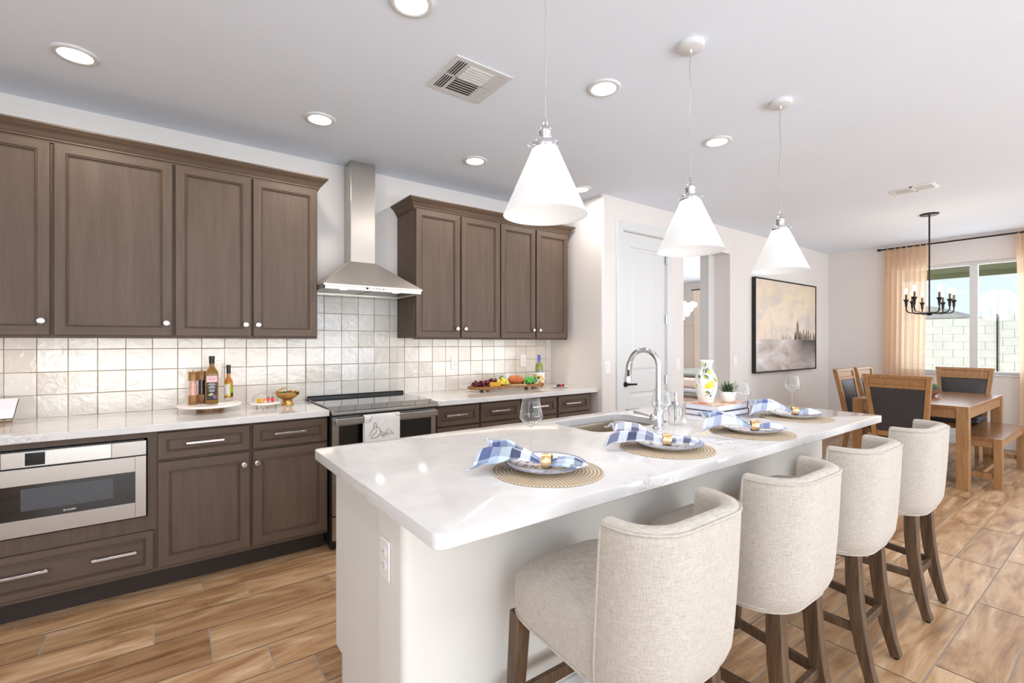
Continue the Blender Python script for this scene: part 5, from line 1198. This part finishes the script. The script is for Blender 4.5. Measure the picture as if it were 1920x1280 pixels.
def make_dchair():
    t = thing('dining_chair', '', 'chair', (0, 0, 0), 'dining chairs around the table', local=True)   # faces +X, back towards -X
    lean = lambda z: -.205 - .10 * max(0, (z - .42)) / .62 * (1 + .15 * max(0, z - .42))
    hw = lambda z: .185 + .055 * max(0, (z - .42)) / .62
    for s_ in (-1, 1):
        m = MB(); pts = [(-.275, s_ * .190, 0), (-.235, s_ * .188, .20), (-.205, s_ * .186, .42), (lean(.7), s_ * (hw(.7) - .002), .7), (lean(1.038), s_ * hw(1.038), 1.036)]
        m.tube(pts, [(.017, .018), (.019, .020), (.021, .022), (.020, .022), (.018, .022)], sq=True, up=(0, 1, 0)); m.build('leg', M['oak'], t, bevel=.002)
        m = MB(); m.tube([(.205, s_ * .195, .43), (.208, s_ * .195, 0)], [(.022, .022), (.016, .016)], sq=True, up=(0, 1, 0)); m.build('leg', M['oak'], t, bevel=.002)
        MB().tube([(-.185, s_ * .188, .395), (.19, s_ * .195, .395)], [(.028, .010)] * 2, sq=True, up=(0, 0, 1)).build('apron', M['oak'], t)
    def slab(name, z0, z1, d0, d1, mat, ins=.0, parent=t, bev=.002):
        w0, w1 = hw(z0) - .022 - ins, hw(z1) - .022 - ins
        return MB().hexa([(lean(z0) + d0, -w0, z0), (lean(z0) + d1, -w0, z0), (lean(z0) + d1, w0, z0), (lean(z0) + d0, w0, z0)], [(lean(z1) + d0, -w1, z1), (lean(z1) + d1, -w1, z1), (lean(z1) + d1, w1, z1), (lean(z1) + d0, w1, z1)]).build(name, M[mat], parent, bevel=bev)
    w1 = hw(1.04) + .022
    MB().hexa([(lean(1.01) - .019, -w1, 1.012), (lean(1.01) + .019, -w1, 1.012), (lean(1.01) + .019, w1, 1.012), (lean(1.01) - .019, w1, 1.012)], [(lean(1.04) - .019, -w1 - .002, 1.043), (lean(1.04) + .017, -w1 - .002, 1.043), (lean(1.04) + .017, w1 + .002, 1.043), (lean(1.04) - .019, w1 + .002, 1.043)]).build('top_rail', M['oak'], t, bevel=.003)
    slab('rail_panel', .948, 1.012, -.008, .008, 'oak'); slab('lower_rail', .918, .948, -.017, .017, 'oak')
    # padded back
    m = MB(); rings = []
    for z in [.50 + (.918 - .50) * k / 10 for k in range(11)]:
        w_ = hw(z) - .024; f = 1 - (2 * (z - .50) / .418 - 1) ** 4; P = []
        for k in range(11): y_ = -w_ + 2 * w_ * k / 10; P.append((lean(z) + .010 + .022 * f * (1 - (y_ / w_) ** 4), y_, z))
        for k in range(10, -1, -1): y_ = -w_ + 2 * w_ * k / 10; P.append((lean(z) - .010 - .004 * f, y_, z))
        rings.append(P)
    m.loft(rings); m.build('back_pad', M['leather'], t, ang=50)
    slab('lower_rail', .45, .50, -.015, .015, 'oak')
    m = MB(); R3 = []
    for sc, z in ((.97, .425), (1, .43), (1.01, .455), (1.0, .478), (.95, .492), (.8, .500), (.5, .506), (.1, .508)):
        R3.append([(a * sc + .012, b * sc, z) for a, b in rrect(-.195, .225, -.222, .222, .03, 5)])
    m.loft(R3); m.build('seat', M['leather'], t, ang=50)
    for x_ in (.195, -.190): MB().tube([(x_, -.185, .395), (x_, .185, .395)], [(.028, .010)] * 2, sq=True, up=(0, 0, 1)).build('apron', M['oak'], t)
    return t
dc = make_dchair()
DC = [(5.815, 1.430, 0, 'dark leather oak dining chair at the near table end, seen from behind'), (7.50, 1.368, PI, 'dark leather oak dining chair at the window end of the table'),
      (6.405, 1.845, -PI / 2, 'dark leather oak dining chair on the wall side, nearer the kitchen'), (7.02, 1.845, -PI / 2, 'dark leather oak dining chair on the wall side, nearer the window')]
for i, (a, b, r, lb) in enumerate(DC): place(dc if i == 0 else copy_tree(dc), (a, b, 0), r, lb)
sx3, sy3 = 6.74, 1.475
su = thing('succulent_bowl', 'green rosette succulent in a low terracotta bowl on the dining table', 'potted plant', (sx3, sy3, tz))
M['terra'] = simple('terracotta', (128, 82, 62), .7)
MB().lathe([(.0, tz), (.055, tz), (.06, tz + .004), (.105, tz + .055), (.112, tz + .085), (.106, tz + .085), (.098, tz + .06), (.0, tz + .055)], sx3, sy3, 40).build('bowl', M['terra'], su, ang=50)
M['sage'] = vary('sage_green_succulent', (96, 128, 100), .5, .25, 18)
m = MB(); rr = random.Random(3)
for cx_, cy_, hh in ((0, 0, .06), (.05, .03, .04), (-.045, .03, .04), (.01, -.055, .04), (.06, -.03, .03), (-.05, -.03, .035)):
    for k in range(16): spike(m, (sx3 + cx_, sy3 + cy_, tz + .07 + hh * (k / 20)), k * 2.4 + cx_ * 50, .2 + 1.1 * k / 16, .070 - .03 * k / 16, .017, .35)
m.build('leaves', M['sage'], su)

# ------------------------------------------------------------------ chandelier over the table
hx, hy2 = 6.711, 1.454; hz = 1.668
cl = thing('chandelier', 'black eight-arm candle chandelier over the dining table', 'chandelier', (hx, hy2, CZ))
MB().lathe([(.0, CZ - .022), (.012, CZ - .022), (.075, CZ - .016), (.082, CZ - .008), (.082, CZ)], hx, hy2, 40).build('canopy', M['iron'], cl)
MB().cyl((hx, hy2, hz), (hx, hy2, CZ - .02), .0075, n=14).build('rod', M['iron'], cl)
MB().lathe([(.0, hz - .030), (.012, hz - .028), (.034, hz - .012), (.044, hz), (.034, hz + .010), (.012, hz + .014)], hx, hy2, 28).build('hub', M['iron'], cl, ang=60)
for ax, ay in ((.56, .0), (-.54, .0), (.42, .155), (.26, -.15), (-.20, .15), (-.28, -.14), (.10, .17), (.03, -.16)):
    L = math.hypot(ax, ay); ux_, uy_ = ax / L, ay / L; P = [(hx, hy2, hz - .002), (hx + ax * .5, hy2 + ay * .5, hz - .004), (hx + ax - ux_ * .045, hy2 + ay - uy_ * .045, hz)]
    for k in range(1, 7):
        a = k / 6 * PI / 2; P.append((hx + ax - ux_ * .045 * (1 - math.sin(a)), hy2 + ay - uy_ * .045 * (1 - math.sin(a)), hz + .045 * (1 - math.cos(a))))
    P.append((hx + ax, hy2 + ay, hz + .075)); arm = MB().tube(P, .0062, 10).build('arm', M['iron'], cl)
    X_, Y2 = hx + ax, hy2 + ay
    MB().lathe([(.007, hz + .06), (.011, hz + .075), (.013, hz + .11), (.017, hz + .125), (.026, hz + .142), (.024, hz + .143), (.0, hz + .138)], X_, Y2, 20).build('cup', M['iron'], arm, ang=50)
    MB().lathe([(.0095, hz + .139), (.0095, hz + .200), (.0, hz + .2005)], X_, Y2, 16).build('candle', M['stoolwood'], arm)
    MB().lathe([(.006, hz + .2005), (.012, hz + .214), (.0165, hz + .232), (.0140, hz + .252), (.006, hz + .268), (.0, hz + .272)], X_, Y2, 18).build('bulb', M['bulb'], arm, ang=80)
light('chandelier_lamp', 'POINT', (hx, hy2, hz + .26), 9, (1, .82, .62), .25)

# ------------------------------------------------------------------ curtains
def curtain(name, label, x_, y0, y1, z0, z1, seed, mat='curtain', flare=1.0, tilt=0):
    rr = random.Random(seed); ph = [rr.uniform(0, 6) for _ in range(4)]; n = 7 * abs(y1 - y0) / .5
    def fn(u, v):
        z = z1 + (z0 - z1) * v; yy = y0 + (y1 - y0) * u
        mid = (y0 + y1) / 2; yy = mid + (yy - mid) * (1 - .06 * flare * math.sin(v * PI * .9)) + tilt * v
        f = .018 * math.sin(2 * PI * n * u + ph[0] + .6 * math.sin(v * 3 + ph[1])) + .010 * math.sin(2 * PI * n * 2.3 * u + ph[2]) * (1 - v * .5)
        return (x_ + f * (.6 + .6 * v), yy + .008 * math.sin(2 * PI * n * u + ph[3]) * v, z)
    m = MB().sheet(fn, 120, 30); o = m.build(name, M[mat], ang=180); return tag(o, label, 'curtain')
curtain('curtain', 'peach linen curtain panel left of the dining window', XR - .10, 2.345, 1.84, .02, 2.705, 2, tilt=.03)
curtain('curtain', 'peach linen curtain panel at the right picture edge', XR - .10, 1.015, .46, .02, 2.715, 5, tilt=-.03)
cr = thing('curtain_rod', 'thin dark curtain rod above the dining window', 'curtain rod', (XR - .1, 1.4, 2.69))
MB().cyl((XR - .10, 2.38, 2.69), (XR - .10, .40, 2.69), .010, n=14).build('rod', M['iron'], cr)
for y_ in (2.39, .39): MB().cyl((XR - .10, y_ - .018, 2.69), (XR - .10, y_ + .018, 2.69), .017, n=14).build('finial', M['iron'], cr)
for y_ in (2.30, .50): MB().box(XR - .10, XR, y_ - .006, y_ + .006, 2.684, 2.696).build('bracket', M['iron'], cr)

# ------------------------------------------------------------------ painting
pa = thing('painting', 'large framed misty lake landscape painting with dark shore trees', 'painting', (7.02, YH, 1.57))
ax0, ax1, az0, az1 = 6.105, 7.935, .948, 2.190; m = MB()
for b in ((ax0, ax1, az0, az0 + .012), (ax0, ax1, az1 - .012, az1), (ax0, ax0 + .012, az0 + .012, az1 - .012), (ax1 - .012, ax1, az0 + .012, az1 - .012)): m.box(b[0], b[1], YH - .052, YH, b[2], b[3])
m.build('frame', M['black'], pa, smooth=False)
x = N('misty_landscape_paint'); tcn = x.n('TexCoord'); s2 = x.n('SeparateXYZ'); x.l(tcn.outputs['Object'], s2.inputs[0]); X_, Z_ = s2.outputs[0], s2.outputs[2]
n1 = x.noise(x.co((1, 1, 1.6)), 2.4, 5, .6, .4); n2 = x.noise(x.co((1, 1, 3.2)), 2.2, 3, .5, .6)
sky = x.ramp(n1, [(.3, lin((226, 208, 184))), (.45, lin((230, 214, 192))), (.55, lin((214, 202, 192))), (.68, lin((198, 190, 188)))])
zz = x.math('ADD', x.math('MULTIPLY', Z_, .8), .5)                 # 0..1 up the canvas
glow = x.ramp(zz, [(.34, (1, 1, 1)), (.52, (0, 0, 0))]); sky = x.mix(x.math('MULTIPLY', glow, .55), sky, lin((226, 204, 180)))
warm = x.ramp(zz, [(.6, (0, 0, 0)), (.9, (1, 1, 1))]); sky = x.mix(x.math('MULTIPLY', warm, .35), sky, lin((216, 196, 164)))
wat = x.ramp(n2, [(.3, lin((168, 152, 144))), (.45, lin((196, 184, 178))), (.6, lin((212, 204, 202))), (.7, lin((232, 228, 230)))])
rt = x.ramp(x.math('ADD', X_, x.math('MULTIPLY', x.math('SUBTRACT', n2, .5), .5)), [(.02, (0, 0, 0)), (.45, (1, 1, 1))]); hz_ = x.ramp(zz, [(.02, (.2, .2, .2)), (.34, (1, 1, 1))])
wat = x.mix(x.math('MULTIPLY', x.mix(1.0, rt, hz_, 'MULTIPLY'), .95), wat, lin((70, 62, 60)))
isw = x.ramp(x.math('ADD', zz, x.math('MULTIPLY', x.math('SUBTRACT', n2, .5), .02)), [(.345, (1, 1, 1)), (.36, (0, 0, 0))])
mist = x.ramp(x.math('ADD', zz, x.math('MULTIPLY', x.noise(x.co((12, 1, 1)), 1.5, 3), .14)), [(.42, (1, 1, 1)), (.52, (0, 0, 0))])
lm = x.ramp(X_, [(-.2, (1, 1, 1)), (.15, (0, 0, 0))]); lm.node.color_ramp.elements[0].position = 0
sky = x.mix(x.math('MULTIPLY', mist, .45), sky, lin((222, 208, 204))); x.base(x.mix(isw, sky, wat)); x.set(Roughness=.55); x.bump(x.noise(x.co((1, 1, 1)), 120, 2), .1, .001); M['paint'] = x.m
cv = MB().box(ax0 + .018, ax1 - .018, YH - .044, YH - .02, az0 + .018, az1 - .018).build('canvas', M['paint'], pa, smooth=False)
M['tree'] = simple('painted_dark_trees', (126, 114, 106), .7); M['tree2'] = simple('painted_grey_trees', (182, 168, 156), .7); M['tree3'] = simple('painted_pale_trees', (212, 198, 186), .7)
rr = random.Random(12); CW, CHh = ax1 - ax0, az1 - az0
def ptree(name, u, w_, h_, mat):
    X0 = ax0 + CW * u; zb_ = az0 + CHh * .352; L_, R2 = [], []
    for k in range(8):
        f = k / 7; ww = w_ * (1 - f) ** .5 * rr.uniform(.6, 1.1) + .002; L_.append((X0 - ww, zb_ + h_ * f)); R2.append((X0 + ww, zb_ + h_ * f))
    MB().prism(L_ + R2[::-1], 'y', YH - .0448, YH - .0438).build(name, M[mat], cv, smooth=False)
ptree('painted_tree', .665, .085, .27, 'tree')
for u, h_ in ((.62, .11), (.71, .12), (.735, .10), (.77, .15), (.80, .09), (.825, .14), (.86, .145), (.90, .11), (.955, .11), (.985, .08)): ptree('painted_tree', u, .034, h_, 'tree')
for u, h_ in ((.42, .08), (.45, .06), (.48, .09), (.52, .07), (.55, .05)): ptree('painted_tree', u, .024, h_, 'tree2')
for u, h_ in ((.25, .16), (.31, .19), (.40, .20), (.15, .12)): ptree('painted_tree', u, .03, h_, 'tree3')

M['cream_curtain'] = simple('cream_curtain_cloth', (240, 226, 212), .9)
# ------------------------------------------------------------------ bedroom seen through the hall opening
M['bedwhite'] = vary('white_bedding', (232, 226, 224), .9, .03, 5); M['bedgrey'] = vary('grey_green_bedding', (146, 152, 150), .9, .1, 8); M['bedblue'] = simple('pale_blue_bedding', (206, 216, 232), .9)
bed = thing('bed', 'made bed with white bedding and grey layers in the room beyond the opening', 'bed', (8.6, 5.6, 0))
MB().box(7.75, 9.6, 4.2, 6.7, .16, .34).build('base', M['bedwhite'], bed, bevel=.02)
MB().box(7.72, 9.62, 4.17, 6.72, .34, .42).build('blanket', M['bedgrey'], bed, bevel=.03, seg=3)
MB().box(7.73, 9.61, 4.18, 6.71, .42, .50).build('sheet', M['bedblue'], bed, bevel=.03, seg=3)
MB().box(7.74, 9.60, 4.19, 6.70, .50, .70).build('duvet', M['bedwhite'], bed, bevel=.05, seg=3)
MB().box(7.76, 9.60, 4.25, 6.00, .70, .79).build('throw', M['bedgrey'], bed, bevel=.04, seg=3)
for a in (7.9, 9.45):
    for b in (4.35, 6.55): MB().box(a - .03, a + .03, b - .03, b + .03, 0, .16).build('leg', M['iron'], bed, smooth=False)
curtain('curtain', 'cream curtain panel in the bedroom beyond the hall opening', 9.95, 6.38, 5.45, .02, 2.56, 11, mat='cream_curtain')
cr2 = MB().cyl((9.95, 6.42, 2.56), (9.95, 4.2, 2.56), .014, n=12).build('curtain_rod', M['iron']); tag(cr2, 'dark curtain rod in the bedroom beyond the hall opening', 'curtain rod')
bc = thing('bubble_chandelier', 'glowing white globe cluster chandelier in the bedroom beyond the opening', 'chandelier', (8.1, 5.28, CZ))
bxx, byy, bzz = 8.1, 5.44, 1.98
MB().cyl((bxx, byy, bzz + .1), (bxx, byy, CZ), .008, n=10).build('rod', M['iron'], bc); MB().lathe([(.06, CZ - .02), (.06, CZ)], bxx, byy, 24).build('canopy', M['white'], bc)
rr = random.Random(8); M['globe'] = emis('lit_white_globe', (1, .93, .84), 3.0)
for lv, n_, r_2 in ((0, 8, .23), (1, 7, .17), (2, 5, .11), (3, 1, .0)):
    for k in range(n_):
        a = k / n_ * 6.283 + lv * .4; MB().sph((bxx + r_2 * math.cos(a), byy + r_2 * math.sin(a), bzz + .09 - lv * .085), .055, 14, 10).build('globe', M['globe'], bc, ang=80)
light('bedroom_fill', 'POINT', (7.2, 5.2, 2.1), 75, (1, .93, .86), .2)  # added lamp without a fixture, brightens the dark bedroom
light('bedroom_daylight', 'AREA', (9.9, 5.0, 1.6), 40, DAY, 1.2, 1.6, (0, math.radians(90), 0))
# more downlights over the living side behind the camera keep the same rhythm
for x_, y_ in ((-.3, .2), (1.6, -.6), (3.6, -.6), (5.6, -.9), (5.2, 2.6)): 
    if y_ < .5: light('can_light', 'AREA', (x_, y_, CZ - .02), 8, (1, .93, .85), .13, shape='DISK')
